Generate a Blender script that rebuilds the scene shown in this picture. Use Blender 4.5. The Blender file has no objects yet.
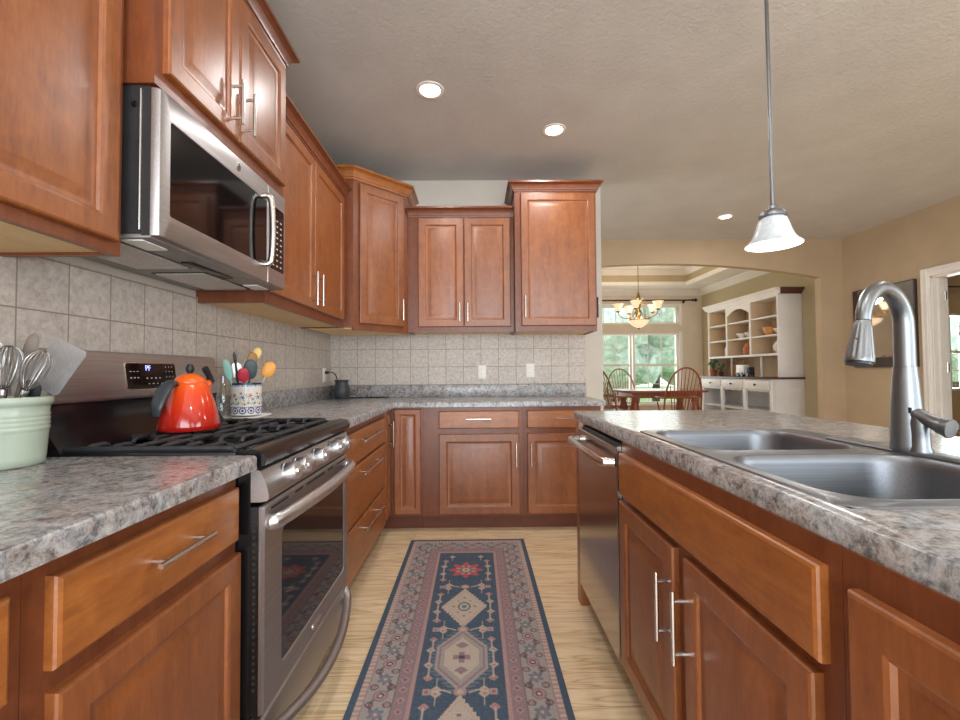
import bpy, bmesh, math, random
import numpy as np
from mathutils import Matrix, Vector
random.seed(7)
PI = math.pi
SC = bpy.context.scene
COL = SC.collection

# ------------------------------------------------------------------ camera, world, light, exposure
cam_d = bpy.data.cameras.new('camera')
cam = bpy.data.objects.new('camera', cam_d); COL.objects.link(cam)
F_PX, YAW, PITCH, ROLL, CAM_H = 438.34, 0.0098, 0.0267, 0.0075, 1.124
cam_d.sensor_width = 36.0; cam_d.lens = F_PX / 960 * 36; cam_d.clip_start = 0.02; cam_d.clip_end = 200
_f = Vector((math.sin(YAW)*math.cos(PITCH), math.cos(YAW)*math.cos(PITCH), math.sin(PITCH)))
_r = Vector((math.cos(YAW), -math.sin(YAW), 0)); _d = _f.cross(_r)
_r2 = math.cos(ROLL)*_r + math.sin(ROLL)*_d; _d2 = math.cos(ROLL)*_d - math.sin(ROLL)*_r
cam.matrix_world = Matrix(((_r2.x, -_d2.x, -_f.x, 0), (_r2.y, -_d2.y, -_f.y, 0), (_r2.z, -_d2.z, -_f.z, CAM_H), (0, 0, 0, 1)))
SC.camera = cam

world = bpy.data.worlds.new('sky'); SC.world = world; world.use_nodes = True
wb = world.node_tree.nodes['Background']
wb.inputs[0].default_value = (0.86, 0.93, 1.0, 1); wb.inputs[1].default_value = 2.3

SC.view_settings.view_transform = 'Standard'; SC.view_settings.look = 'None'
SC.view_settings.exposure = 0.20; SC.view_settings.gamma = 1.0
SC.view_settings.use_curve_mapping = False

def area(name, loc, rot, sx, sy, power, color, spread=PI):
    l = bpy.data.lights.new(name, 'AREA'); l.shape = 'RECTANGLE'; l.size = sx; l.size_y = sy
    l.energy = power; l.color = color; l.spread = spread
    o = bpy.data.objects.new(name, l); COL.objects.link(o); o.location = loc; o.rotation_euler = rot
    return o
# dining and study windows give daylight; rear and side lamps are added, unseen fill
area('rear_daylight_fill', (0.35, -2.66, 1.13), (PI/2, 0, 0), 2.6, 2.1, 96, (0.84, 0.93, 1.0))
area('rear_daylight_fill', (3.2, -2.66, 1.45), (PI/2, 0, 0), 1.8, 1.9, 20, (0.84, 0.93, 1.0))
area('side_daylight_fill', (4.72, -1.2, 1.45), (0, PI/2-.35, 0), 1.9, 1.9, 62, (0.84, 0.93, 1.0))
area('daylight_dining_window', (3.2, 8.95, 1.4), (-PI/2, 0, 0), 1.9, 1.7, 20, (0.95, 0.98, 1.0))
area('daylight_study_window', (7.17, 6.42, 1.35), (-PI/2, 0, 0), .65, 1.1, 40, (0.95, 0.98, 1.0))
CAN_W, CAN_COL = 6.0, (0.98, 0.97, 0.96)

# ------------------------------------------------------------------ colour and materials
def lin(c):
    c = [x/255 for x in c]
    return tuple([(x/12.92 if x <= .04045 else ((x+.055)/1.055)**2.4) for x in c] + [1.0])

class NT:
    def __init__(s, name):
        m = bpy.data.materials.new(name); m.use_nodes = True; s.m = m; s.t = m.node_tree
        s.b = s.t.nodes['Principled BSDF']; s.out = s.t.nodes['Material Output']
    def n(s, typ, **kw):
        nd = s.t.nodes.new(typ)
        for k, v in kw.items():
            if k.startswith('i_'):
                key = k[2:].replace('_', ' ')
                nd.inputs[int(key) if key.isdigit() else key].default_value = v
            else: setattr(nd, k, v)
        return nd
    def l(s, a, b): s.t.links.new(a, b)
    def coord(s, scale=(1, 1, 1), rot=(0, 0, 0), kind='Object'):
        tc = s.n('ShaderNodeTexCoord'); mp = s.n('ShaderNodeMapping')
        mp.inputs['Scale'].default_value = scale; mp.inputs['Rotation'].default_value = rot
        s.l(tc.outputs[kind], mp.inputs['Vector']); return mp.outputs[0]
    def noise(s, vec, scale, detail=4, rough=.55, dist=0):
        nd = s.n('ShaderNodeTexNoise'); nd.inputs['Scale'].default_value = scale
        nd.inputs['Detail'].default_value = detail; nd.inputs['Roughness'].default_value = rough
        nd.inputs['Distortion'].default_value = dist; s.l(vec, nd.inputs['Vector']); return nd.outputs['Fac']
    def ramp(s, fac, stops, interp='LINEAR'):
        r = s.n('ShaderNodeValToRGB'); r.color_ramp.interpolation = interp
        e = r.color_ramp.elements
        while len(e) < len(stops): e.new(0.5)
        for i, (p, c) in enumerate(stops): e[i].position = p; e[i].color = lin(c)
        s.l(fac, r.inputs[0]); return r.outputs[0]
    def mix(s, a, b, fac, mode='MIX'):
        m = s.n('ShaderNodeMix', data_type='RGBA', blend_type=mode)
        if isinstance(fac, (int, float)): m.inputs[0].default_value = fac
        else: s.l(fac, m.inputs[0])
        for v, idx in ((a, 6), (b, 7)):
            if isinstance(v, tuple): m.inputs[idx].default_value = v
            else: s.l(v, m.inputs[idx])
        return m.outputs[2]
    def bump(s, h, strength, dist=.01):
        b = s.n('ShaderNodeBump'); b.inputs['Strength'].default_value = strength; b.inputs['Distance'].default_value = dist
        s.l(h, b.inputs['Height']); s.l(b.outputs[0], s.b.inputs['Normal'])
    def set(s, **kw):
        for k, v in kw.items(): s.b.inputs[k.replace('_', ' ')].default_value = v
        return s

def plain(name, rgb, rough=.5, metal=0, var=.06, scale=12, **kw):
    t = NT(name); v = t.coord()
    nz = t.noise(v, scale, 3)
    a = tuple(max(0, c*(1-var)) for c in rgb); b = tuple(min(255, c*(1+var)) for c in rgb)
    t.l(t.ramp(nz, [(.3, a), (.7, b)]), t.b.inputs['Base Color'])
    t.set(Roughness=rough, Metallic=metal)
    for k, x in kw.items(): t.b.inputs[k.replace('_', ' ')].default_value = x
    return t.m

def wood(name, dark, mid, light, grain='z', rough=.32, coat=.25):
    t = NT(name)
    sc = {'z': (9, 9, 1.6), 'x': (1.6, 9, 9), 'y': (9, 1.6, 9)}[grain]
    s2 = {'z': (60, 60, 9), 'x': (9, 60, 60), 'y': (60, 9, 60)}[grain]
    v0 = t.coord()
    g = t.noise(t.coord(sc), 2.2, 5, .6, .5); fine = t.noise(t.coord(s2), 2.0, 4, .65); mt = t.noise(v0, 16.0, 5, .65, .6)
    c = t.ramp(g, [(.28, dark), (.5, mid), (.75, light)])
    c = t.mix(c, t.ramp(mt, [(.32, dark), (.5, mid), (.68, light)]), .40)
    c = t.mix(c, t.ramp(fine, [(.32, dark), (.66, light)]), .28)
    oi = t.n('ShaderNodeObjectInfo')
    hs = t.n('ShaderNodeHueSaturation'); mr = t.n('ShaderNodeMapRange')
    mr.inputs['To Min'].default_value = .90; mr.inputs['To Max'].default_value = 1.08
    t.l(oi.outputs['Random'], mr.inputs['Value']); t.l(mr.outputs[0], hs.inputs['Value'])
    t.l(c, hs.inputs['Color']); t.l(hs.outputs[0], t.b.inputs['Base Color'])
    t.set(Roughness=rough); t.b.inputs['Coat Weight'].default_value = coat; t.b.inputs['Coat Roughness'].default_value = .38; t.b.inputs['Coat IOR'].default_value = 1.6
    return t.m

def brushed(name, rgb, rough=.28, axis='y', streak=.10):
    t = NT(name)
    sc = {'z': (220, 220, 2), 'x': (2, 220, 220), 'y': (220, 2, 220)}[axis]
    g = t.noise(t.coord(sc), 2.0, 3)
    a = tuple(c*(1-streak) for c in rgb); b = tuple(min(255, c*(1+streak)) for c in rgb)
    t.l(t.ramp(g, [(.3, a), (.7, b)]), t.b.inputs['Base Color'])
    t.set(Metallic=1.0, Roughness=rough)
    t.bump(g, .03, .001)
    return t.m

def granite():
    t = NT('laminate_granite'); v = t.coord()
    n1 = t.noise(v, 24, 8, .70, .8); n2 = t.noise(v, 75, 6, .72, .4); n3 = t.noise(v, 9.0, 5, .6, 1.5)
    c1 = t.ramp(n1, [(.37, (38, 38, 46)), (.45, (104, 105, 111)), (.52, (162, 162, 164)), (.60, (204, 203, 202)), (.69, (112, 109, 112))])
    c2 = t.ramp(n2, [(.39, (26, 26, 32)), (.46, (118, 119, 122)), (.55, (188, 188, 187)), (.66, (136, 106, 82))])
    c = t.mix(c1, c2, .55)
    c = t.mix(c, t.ramp(n3, [(.42, (162, 163, 165)), (.60, (142, 112, 88))]), .26)
    t.l(c, t.b.inputs['Base Color']); t.set(Roughness=.22); t.b.inputs['Specular IOR Level'].default_value = .55
    return t.m

def tile(name, axis, p, off_u, off_v):
    t = NT(name); tc = t.n('ShaderNodeTexCoord'); sp = t.n('ShaderNodeSeparateXYZ'); t.l(tc.outputs['Object'], sp.inputs[0])
    cb = t.n('ShaderNodeCombineXYZ')
    def sh(out, o):
        m = t.n('ShaderNodeMath', operation='SUBTRACT'); t.l(out, m.inputs[0]); m.inputs[1].default_value = o; return m.outputs[0]
    t.l(sh(sp.outputs['Y' if axis == 'x' else 'X'], off_u), cb.inputs[0]); t.l(sh(sp.outputs['Z'], off_v), cb.inputs[1])
    br = t.n('ShaderNodeTexBrick', offset=0.0, squash=1.0)
    br.inputs['Scale'].default_value = 1.0; br.inputs['Brick Width'].default_value = p; br.inputs['Row Height'].default_value = p
    br.inputs['Mortar Size'].default_value = .0024; br.inputs['Mortar Smooth'].default_value = .2
    br.inputs['Color1'].default_value = lin((200, 188, 176)); br.inputs['Color2'].default_value = lin((186, 174, 163)); br.inputs['Mortar'].default_value = lin((156, 140, 124))
    t.l(cb.outputs[0], br.inputs['Vector'])
    n1 = t.noise(t.coord(), 46, 8, .74, .4)
    c = t.mix(br.outputs['Color'], t.ramp(n1, [(.32, (140, 126, 116)), (.5, (196, 187, 178)), (.68, (228, 220, 212))]), .55)
    c = t.mix(c, lin((150, 134, 118)), br.outputs['Fac'])
    t.l(c, t.b.inputs['Base Color']); t.set(Roughness=.42)
    inv = t.n('ShaderNodeMath', operation='SUBTRACT'); inv.inputs[0].default_value = 1; t.l(br.outputs['Fac'], inv.inputs[1])
    ad = t.n('ShaderNodeMath', operation='MULTIPLY_ADD'); t.l(n1, ad.inputs[0]); ad.inputs[1].default_value = .25; t.l(inv.outputs[0], ad.inputs[2])
    t.bump(ad.outputs[0], .5, .002)
    return t.m

def floor_mat():
    t = NT('oak_plank_floor'); v = t.coord()
    br = t.n('ShaderNodeTexBrick', offset=.37, offset_frequency=2, squash=1.0)
    br.inputs['Scale'].default_value = 1; br.inputs['Brick Width'].default_value = 1.15; br.inputs['Row Height'].default_value = .083
    br.inputs['Mortar Size'].default_value = .0009; br.inputs['Mortar Smooth'].default_value = .3; br.inputs['Bias'].default_value = 0
    br.inputs['Color1'].default_value = (0, 0, 0, 1); br.inputs['Color2'].default_value = (1, 1, 1, 1); br.inputs['Mortar'].default_value = (.5, .5, .5, 1)
    t.l(v, br.inputs['Vector'])
    # a per-plank shift so each plank has its own grain
    ofs = t.n('ShaderNodeVectorMath', operation='MULTIPLY_ADD'); t.l(br.outputs['Color'], ofs.inputs[0])
    ofs.inputs[1].default_value = (3.1, 7.7, 5.0); t.l(v, ofs.inputs[2])
    mp = t.n('ShaderNodeMapping'); mp.inputs['Scale'].default_value = (1.0, 10, 1); t.l(ofs.outputs[0], mp.inputs[0])
    wv = t.n('ShaderNodeTexNoise'); wv.inputs['Scale'].default_value = 1.3; wv.inputs['Detail'].default_value = 2; wv.inputs['Distortion'].default_value = .6; t.l(mp.outputs[0], wv.inputs['Vector'])
    rings = t.n('ShaderNodeMath', operation='MULTIPLY'); t.l(wv.outputs['Fac'], rings.inputs[0]); rings.inputs[1].default_value = 8
    fr = t.n('ShaderNodeMath', operation='PINGPONG'); t.l(rings.outputs[0], fr.inputs[0]); fr.inputs[1].default_value = .5
    mp2 = t.n('ShaderNodeMapping'); mp2.inputs['Scale'].default_value = (3, 60, 1); t.l(ofs.outputs[0], mp2.inputs[0])
    fine = t.noise(mp2.outputs[0], 2, 4)
    base = t.ramp(br.outputs['Color'], [(0, (218, 184, 138)), (.35, (244, 218, 176)), (.7, (234, 202, 156)), (1, (248, 230, 192))])
    c = t.mix(base, t.ramp(fr.outputs[0], [(.0, (164, 120, 74)), (.12, (222, 190, 144)), (.5, (248, 228, 194))]), .58)
    c = t.mix(c, t.ramp(fine, [(.3, (206, 170, 128)), (.65, (246, 224, 190))]), .22)
    c = t.mix(c, lin((150, 112, 74)), br.outputs['Fac'])
    t.l(c, t.b.inputs['Base Color']); t.set(Roughness=.36)
    return t.m

def paint(name, rgb, bump=.15, scale=60, rough=.75):
    t = NT(name); v = t.coord(); n = t.noise(v, scale, 5, .6, .6)
    a = tuple(c*.975 for c in rgb); b = tuple(min(255, c*1.02) for c in rgb)
    t.l(t.ramp(t.noise(v, 3, 3), [(.3, a), (.7, b)]), t.b.inputs['Base Color'])
    t.set(Roughness=rough); t.bump(n, bump, .01); return t.m

def glass_thin(name, tint=(1, 1, 1, 1), gloss=.06):
    t = NT(name); t.t.nodes.remove(t.b)
    tr = t.n('ShaderNodeBsdfTransparent'); tr.inputs[0].default_value = tint
    gl = t.n('ShaderNodeBsdfGlossy'); gl.inputs['Roughness'].default_value = .03
    mx = t.n('ShaderNodeMixShader'); mx.inputs[0].default_value = gloss
    t.l(tr.outputs[0], mx.inputs[1]); t.l(gl.outputs[0], mx.inputs[2]); t.l(mx.outputs[0], t.out.inputs[0]); return t.m

def emit(name, rgb, strength):
    t = NT(name); v = t.coord()
    t.l(t.ramp(t.noise(v, 8, 2), [(.3, tuple(c*.97 for c in rgb)), (.7, rgb)]), t.b.inputs['Emission Color'])
    t.b.inputs['Base Color'].default_value = lin(rgb); t.b.inputs['Emission Strength'].default_value = strength; t.set(Roughness=.5); return t.m

def frosted(name, rgb, strength, cloud=.5):
    # alabaster lamp glass lit from within: the shade of a lit lamp glows
    t = NT(name); v = t.coord(); n = t.noise(v, 14, 5, .6, 1.5)
    a = tuple(c*(1-.28*cloud) for c in rgb)
    c = t.ramp(n, [(.3, a), (.65, rgb)])
    t.l(c, t.b.inputs['Base Color']); t.l(c, t.b.inputs['Emission Color']); t.b.inputs['Emission Strength'].default_value = strength
    t.set(Roughness=.3); return t.m

def attr_mat(name, rough=.8, bump=0):
    t = NT(name); a = t.n('ShaderNodeAttribute'); a.attribute_name = 'pattern'
    n = t.noise(t.coord(), 260, 3)
    c = t.mix(a.outputs['Color'], t.ramp(n, [(.3, (120, 120, 120)), (.7, (255, 255, 255))]), .25, 'MULTIPLY') if bump else a.outputs['Color']
    t.l(c, t.b.inputs['Base Color']); t.set(Roughness=rough)
    if bump: t.bump(n, bump, .003)
    return t.m

M = {}
M['wood'] = wood('cherry_stained_maple', (108, 56, 24), (143, 79, 36), (170, 103, 53), 'z', .38, .55)
M['woodx'] = wood('cherry_stained_maple_horizontal', (118, 62, 24), (155, 88, 35), (186, 117, 54), 'x', .38, .55)
M['frame'] = wood('cherry_stained_face_frame', (92, 46, 24), (116, 60, 32), (138, 78, 44), 'z', .34, .2)
M['wood_in'] = wood('natural_maple_underside', (226, 184, 124), (238, 200, 140), (246, 212, 158), 'x', .5, 0)
M['toe'] = wood('dark_cherry_toe_kick', (88, 44, 24), (104, 54, 30), (118, 64, 38), 'x', .5, .0)
M['steel'] = brushed('brushed_stainless', (180, 176, 175), .42, 'y', .06)
M['steel_v'] = brushed('brushed_stainless_vertical', (176, 170, 168), .17, 'z', .05)
M['nickel'] = brushed('brushed_nickel', (214, 210, 206), .25, 'z', .04)
M['satin'] = brushed('satin_steel_grip', (214, 214, 216), .36, 'y', .03)
M['chrome'] = brushed('polished_steel', (220, 220, 222), .14, 'z', .03)
M['faucet'] = brushed('satin_nickel_faucet', (138, 141, 143), .38, 'z', .04)
M['sink'] = brushed('satin_sink_steel', (132, 135, 140), .40, 'x', .06)
M['black'] = plain('black_enamel', (18, 18, 20), .22)
M['blackglass'] = plain('black_glass', (12, 12, 14), .06)
M['charcoal'] = plain('charcoal_painted_steel', (46, 46, 47), .38)
M['iron'] = plain('cast_iron', (44, 45, 48), .48, 0, .2, 60)
M['ovenglass'] = plain('smoked_oven_glass', (34, 30, 29), .05, 0, .06, 12, Specular_IOR_Level=1.0)
M['granite'] = granite()
M['tile_l'] = tile('stone_tile_left', 'x', .151, 0.121, 1.003)
M['tile_b'] = tile('stone_tile_back', 'y', .1494, -1.150, 1.018)
M['floor'] = floor_mat()
M['ceil'] = paint('knockdown_ceiling', (202, 198, 194), .5, 42, .9)
M['wall'] = paint('tan_wall_paint', (186, 162, 132), .2, 70)
M['wallgrey'] = paint('greige_wall_paint', (206, 198, 186), .2, 70)
M['walldining'] = paint('khaki_wall_paint', (186, 170, 138), .15, 70)
M['walldinback'] = paint('pale_dining_wall_paint', (214, 200, 182), .15, 70)
M['white'] = paint('white_trim_paint', (236, 230, 222), .03, 40, .45)
M['whiteplastic'] = plain('white_plastic', (238, 236, 230), .4, 0, .01)
M['dark_slot'] = plain('dark_slot', (40, 36, 34), .5)
M['mirror'] = brushed('mirror_silver', (235, 235, 235), .02, 'z', .0)
M['espresso'] = wood('espresso_frame', (40, 32, 30), (54, 44, 42), (70, 58, 54), 'z', .3, .3)
M['redwood'] = wood('oiled_oak_chair', (112, 52, 24), (146, 74, 36), (170, 94, 50), 'z', .35, .3)
M['hutch'] = paint('whitewashed_cabinet_paint', (228, 224, 220), .03, 40, .5)
M['hutchdark'] = wood('dark_hutch_top', (66, 34, 26), (84, 46, 36), (100, 58, 46), 'y', .4, .2)
M['brass'] = plain('antique_brass', (150, 118, 72), .35, 1.0, .1)
M['bronze'] = plain('oil_rubbed_bronze', (62, 44, 34), .4, .6, .1)
M['pane'] = glass_thin('window_glass', (.96, 1, .98, 1), .05)
M['clear'] = glass_thin('clear_glass', (.93, .96, .95, 1), .16)
M['can'] = emit('recessed_lamp_lens', (255, 250, 240), 9)
M['bulb'] = emit('lit_bulb', (255, 250, 238), 3)
M['pendant'] = frosted('alabaster_pendant_glass', (214, 220, 224), .10)
M['chand'] = frosted('amber_alabaster_glass', (252, 226, 186), .75)
M['sage'] = plain('sage_glazed_stoneware', (170, 181, 164), .22, 0, .03)
M['redenamel'] = None

def kettle_mat():
    t = NT('flame_enamel'); tc = t.n('ShaderNodeTexCoord'); sp = t.n('ShaderNodeSeparateXYZ'); t.l(tc.outputs['Object'], sp.inputs[0])
    mr = t.n('ShaderNodeMapRange'); mr.inputs['From Min'].default_value = 0; mr.inputs['From Max'].default_value = .19; t.l(sp.outputs['Z'], mr.inputs[0])
    # the flame glaze itself fades from red at the foot to orange at the lid
    t.l(t.ramp(mr.outputs[0], [(0, (150, 20, 14)), (.3, (196, 40, 20)), (.62, (222, 66, 24)), (1, (242, 108, 30))]), t.b.inputs['Base Color'])
    t.set(Roughness=.12); t.b.inputs['Coat Weight'].default_value = .5; return t.m
M['redenamel'] = kettle_mat()
M['grass'] = plain('lawn_green', (120, 150, 84), .9, 0, .2, 3)
def leaf_mat(name, a, b):
    t = NT(name); v = t.coord(); t.l(t.ramp(t.noise(v, 5, 6, .7), [(.35, a), (.65, b)]), t.b.inputs['Base Color']); t.set(Roughness=.8); return t.m
M['leaf'] = leaf_mat('tree_leaves', (160, 178, 164), (228, 234, 228))  # leaves paled so their colour carries the overexposed outdoor haze
M['leaf2'] = leaf_mat('plant_leaves', (52, 84, 46), (104, 136, 80))
M['bark'] = plain('bark', (92, 76, 62), .9, 0, .2)
M['rug'] = attr_mat('woven_rug', .95, .5)
M['glaze'] = attr_mat('painted_glaze', .18)

# ------------------------------------------------------------------ mesh helpers
def B(): return bmesh.new()
def box(bm, x0, x1, y0, y1, z0, z1, bev=0.0, seg=2):
    v = [bm.verts.new((x, y, z)) for x in (x0, x1) for y in (y0, y1) for z in (z0, z1)]
    fs = [bm.faces.new([v[i] for i in q]) for q in ((0,1,3,2),(4,6,7,5),(0,4,5,1),(2,3,7,6),(0,2,6,4),(1,5,7,3))]
    if bev:
        es = list({e for f in fs for e in f.edges})
        bmesh.ops.bevel(bm, geom=es, offset=bev, segments=seg, profile=.5, affect='EDGES')
    return bm
def loft(bm, loops, cap0=True, cap1=True, closed=True):
    R = [[bm.verts.new(p) for p in lp] for lp in loops]
    n = len(R[0])
    for a, b in zip(R, R[1:]):
        for i in range(n if closed else n-1):
            j = (i+1) % n
            try: bm.faces.new((a[i], a[j], b[j], b[i]))
            except ValueError: pass
    if cap0 and closed: bm.faces.new(R[0][::-1])
    if cap1 and closed: bm.faces.new(R[-1])
    return bm
def lathe(bm, prof, segs=32, c=(0, 0), cap0=True, cap1=True, mat=None):
    loops = []
    for r, z in prof:
        lp = [(c[0]+max(r, 1e-4)*math.cos(2*PI*i/segs), c[1]+max(r, 1e-4)*math.sin(2*PI*i/segs), z) for i in range(segs)]
        if mat: lp = [tuple(mat @ Vector(p)) for p in lp]
        loops.append(lp)
    return loft(bm, loops, cap0, cap1)
def tube(bm, pts, r, segs=10, flat=1.0, up=None):
    pts = [Vector(p) for p in pts]; n = len(pts)
    rs = r if isinstance(r, (list, tuple)) else [r]*n
    loops = []; prev = None
    for i, p in enumerate(pts):
        t = (pts[min(i+1, n-1)]-pts[max(i-1, 0)]).normalized()
        if prev is None:
            a = Vector(up) if up else (Vector((0, 0, 1)) if abs(t.z) < .9 else Vector((1, 0, 0)))
        else: a = prev
        u = (a - t*a.dot(t)).normalized(); w = t.cross(u); prev = u
        loops.append([tuple(p + rs[i]*(math.cos(2*PI*k/segs)*u*flat + math.sin(2*PI*k/segs)*w)) for k in range(segs)])
    return loft(bm, loops)
def curve_pts(ctrl, n=24):
    # Catmull-Rom through control points
    c = [Vector(p) for p in ctrl]; c = [2*c[0]-c[1]] + c + [2*c[-1]-c[-2]]; out = []
    segs = len(c)-3
    for s in range(segs):
        p0, p1, p2, p3 = c[s:s+4]; m = max(2, n//segs)
        for k in range(m + (1 if s == segs-1 else 0)):
            t = k/m
            out.append(.5*((2*p1)+(p2-p0)*t+(2*p0-5*p1+4*p2-p3)*t*t+(3*p1-p0-3*p2+p3)*t**3))
    return out
def rrect(x0, x1, y0, y1, r, z, n=6):
    if not isinstance(r, (list, tuple)): r = [r]*4
    out = []
    for (cx, cy, a0, rr) in ((x1-r[0], y1-r[0], 0, r[0]), (x0+r[1], y1-r[1], PI/2, r[1]), (x0+r[2], y0+r[2], PI, r[2]), (x1-r[3], y0+r[3], 1.5*PI, r[3])):
        for k in range(n+1):
            a = a0 + PI/2*k/n; out.append((cx+rr*math.cos(a), cy+rr*math.sin(a), z))
    return out
def gridsolid(bm, xs, ys, mask, z0, z1):
    V = {}
    def v(i, j, k):
        if (i, j, k) not in V: V[(i, j, k)] = bm.verts.new((xs[i], ys[j], (z0, z1)[k]))
        return V[(i, j, k)]
    on = lambda i, j: 0 <= i < len(xs)-1 and 0 <= j < len(ys)-1 and mask(i, j)
    for i in range(len(xs)-1):
        for j in range(len(ys)-1):
            if not on(i, j): continue
            bm.faces.new((v(i,j,1), v(i+1,j,1), v(i+1,j+1,1), v(i,j+1,1)))
            bm.faces.new((v(i,j,0), v(i,j+1,0), v(i+1,j+1,0), v(i+1,j,0)))
            if not on(i-1, j): bm.faces.new((v(i,j,0), v(i,j,1), v(i,j+1,1), v(i,j+1,0)))
            if not on(i+1, j): bm.faces.new((v(i+1,j,0), v(i+1,j+1,0), v(i+1,j+1,1), v(i+1,j,1)))
            if not on(i, j-1): bm.faces.new((v(i,j,0), v(i+1,j,0), v(i+1,j,1), v(i,j,1)))
            if not on(i, j+1): bm.faces.new((v(i,j+1,0), v(i,j+1,1), v(i+1,j+1,1), v(i+1,j+1,0)))
    return bm
def sweep(bm, path, prof, closed=False):
    # path: 2D points (x,y), outward = left of travel rotated -90 (right-hand side); prof: (out, z)
    P = [Vector((p[0], p[1])) for p in path]; n = len(P); loops = []
    for i in range(n):
        d1 = (P[i]-P[i-1]).normalized() if i > 0 or closed else None
        d2 = (P[(i+1) % n]-P[i]).normalized() if i < n-1 or closed else None
        nn = [Vector((d.y, -d.x)) for d in (d1, d2) if d is not None]
        m = nn[0] if len(nn) == 1 else (nn[0]+nn[1]).normalized()/max(.3, math.sqrt((1+nn[0].dot(nn[1]))/2))
        loops.append([(P[i].x+m.x*o, P[i].y+m.y*o, z) for o, z in prof])
    if closed: loops.append(loops[0])
    return loft(bm, loops, not closed, not closed)

# ------------------------------------------------------------------ object helpers
MW = {}
def finish(name, bm, mat, parent=None, smooth=True, ang=.6, world=False):
    bmesh.ops.remove_doubles(bm, verts=bm.verts, dist=1e-5)
    bmesh.ops.recalc_face_normals(bm, faces=bm.faces)
    me = bpy.data.meshes.new(name)
    if world and parent is not None: bm.transform(MW[parent.name].inverted())
    bm.to_mesh(me); bm.free()
    if smooth:
        me.polygons.foreach_set('use_smooth', [True]*len(me.polygons)); me.set_sharp_from_angle(angle=ang)
    for m in (mat if isinstance(mat, list) else [mat]): me.materials.append(m)
    o = bpy.data.objects.new(name, me); COL.objects.link(o)
    if parent is not None:
        o.parent = parent; MW[o.name] = MW[parent.name]
    else: MW[o.name] = Matrix()
    return o
def tag(o, label, cat, group=None, kind=None):
    o['label'] = label; o['category'] = cat
    if group: o['group'] = group
    if kind: o['kind'] = kind
    return o
def thing(name, label, cat, loc=(0, 0, 0), rz=0, group=None):
    o = bpy.data.objects.new(name, None); COL.objects.link(o); o.empty_display_size = .05
    o.location = loc; o.rotation_euler = (0, 0, rz)
    MW[o.name] = Matrix.Translation(loc) @ Matrix.Rotation(rz, 4, 'Z')
    return tag(o, label, cat, group)
def struct(name, bm, mat, parent=None, smooth=False, world=False):
    o = finish(name, bm, mat, parent, smooth, world=world); o['kind'] = 'structure'; return o
def at_origin(o, loc):
    # put a one-mesh thing's origin at its base
    o.data.transform(Matrix.Translation(-Vector(loc))); o.location = loc; return o
def lettering(name, body, size, mat, parent, matrix, ext=.0004, align='CENTER'):
    cu = bpy.data.curves.new(name, 'FONT'); cu.body = body; cu.size = size; cu.align_x = align; cu.align_y = 'CENTER'; cu.extrude = ext
    tmp = bpy.data.objects.new(name, cu); COL.objects.link(tmp)
    dg = bpy.context.evaluated_depsgraph_get(); me = bpy.data.meshes.new_from_object(tmp.evaluated_get(dg))
    bpy.data.objects.remove(tmp); me.transform(MW[parent.name].inverted() @ matrix)
    me.materials.clear(); me.materials.append(mat)
    o = bpy.data.objects.new(name, me); COL.objects.link(o); o.parent = parent; return o
FACE_XP = Matrix(((0, 0, 1, 0), (1, 0, 0, 0), (0, 1, 0, 0), (0, 0, 0, 1)))   # text plane facing +X, reading along +Y
FACE_XM = Matrix(((0, 0, -1, 0), (-1, 0, 0, 0), (0, 1, 0, 0), (0, 0, 0, 1)))

# ================================================================== ROOM
XW, YW, ZC = -1.235, 3.73, 2.77
XR, YA = 4.64, 5.46
YREAR = -2.6
bm = B(); box(bm, XW-.12, XR+3.3, YREAR-.1, 9.0, -.1, 0); struct('floor', bm, M['floor'])
bm = B(); box(bm, XW-.12, XR+.12, YREAR-.1, YA+.10, ZC, ZC+.1); struct('ceiling', bm, M['ceil'])
bm = B(); box(bm, XW-.12, XW, YREAR, YW+.12, 0, ZC); struct('wall_left', bm, M['wallgrey'])
bm = B(); box(bm, XW, 1.085, YW, YW+.12, 0, ZC); struct('wall_back', bm, M['wallgrey'])
# arch wall with a segmental opening
bm = B()
J1 = 4.36; J0 = .34; arch = []
zs, zp, xm = 2.285, 2.465, (J0+J1)/2
for i in range(33):
    x = J1-(J1-J0)*i/32; u = (x-xm)/((J1-J0)/2)
    arch.append((x, zs+(zp-zs)*(1-u*u)))
for y in (YA,):
    outer = [(XW-.12, 0), (XW-.12, ZC), (XR, ZC), (XR, 0), (J1, 0)] + arch + [(J0, 0)]
    loft(bm, [[(x, YA, z) for x, z in outer], [(x, YA+.10, z) for x, z in outer]])
struct('wall_arch', bm, M['wall'])
# right wall with door opening
DY0, DY1, DZ = 3.56, 4.40, 2.06
bm = B()
prof = [(0.1, 0), (0.1, ZC), (9.0, ZC), (9.0, 0), (DY1, 0), (DY1, DZ), (DY0, DZ), (DY0, 0)]
loft(bm, [[(XR, y, z) for y, z in prof], [(XR+.12, y, z) for y, z in prof]])
for (a, b, c_, d_) in ((YREAR, -2.2, 0, ZC), (-.2, .1, 0, ZC), (-2.2, -.2, 0, .5), (-2.2, -.2, 2.4, ZC)): box(bm, XR, XR+.12, a, b, c_, d_)  # pieces around an unseen opening added for the side fill lamp
wr = struct('wall_right', bm, M['wall'])
# dining wall paint differs beyond the arch
bm = B(); box(bm, XR-.004, XR+.0, YA+.10, 8.9, 0, ZC); struct('wall_dining', bm, M['walldining'])
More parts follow.
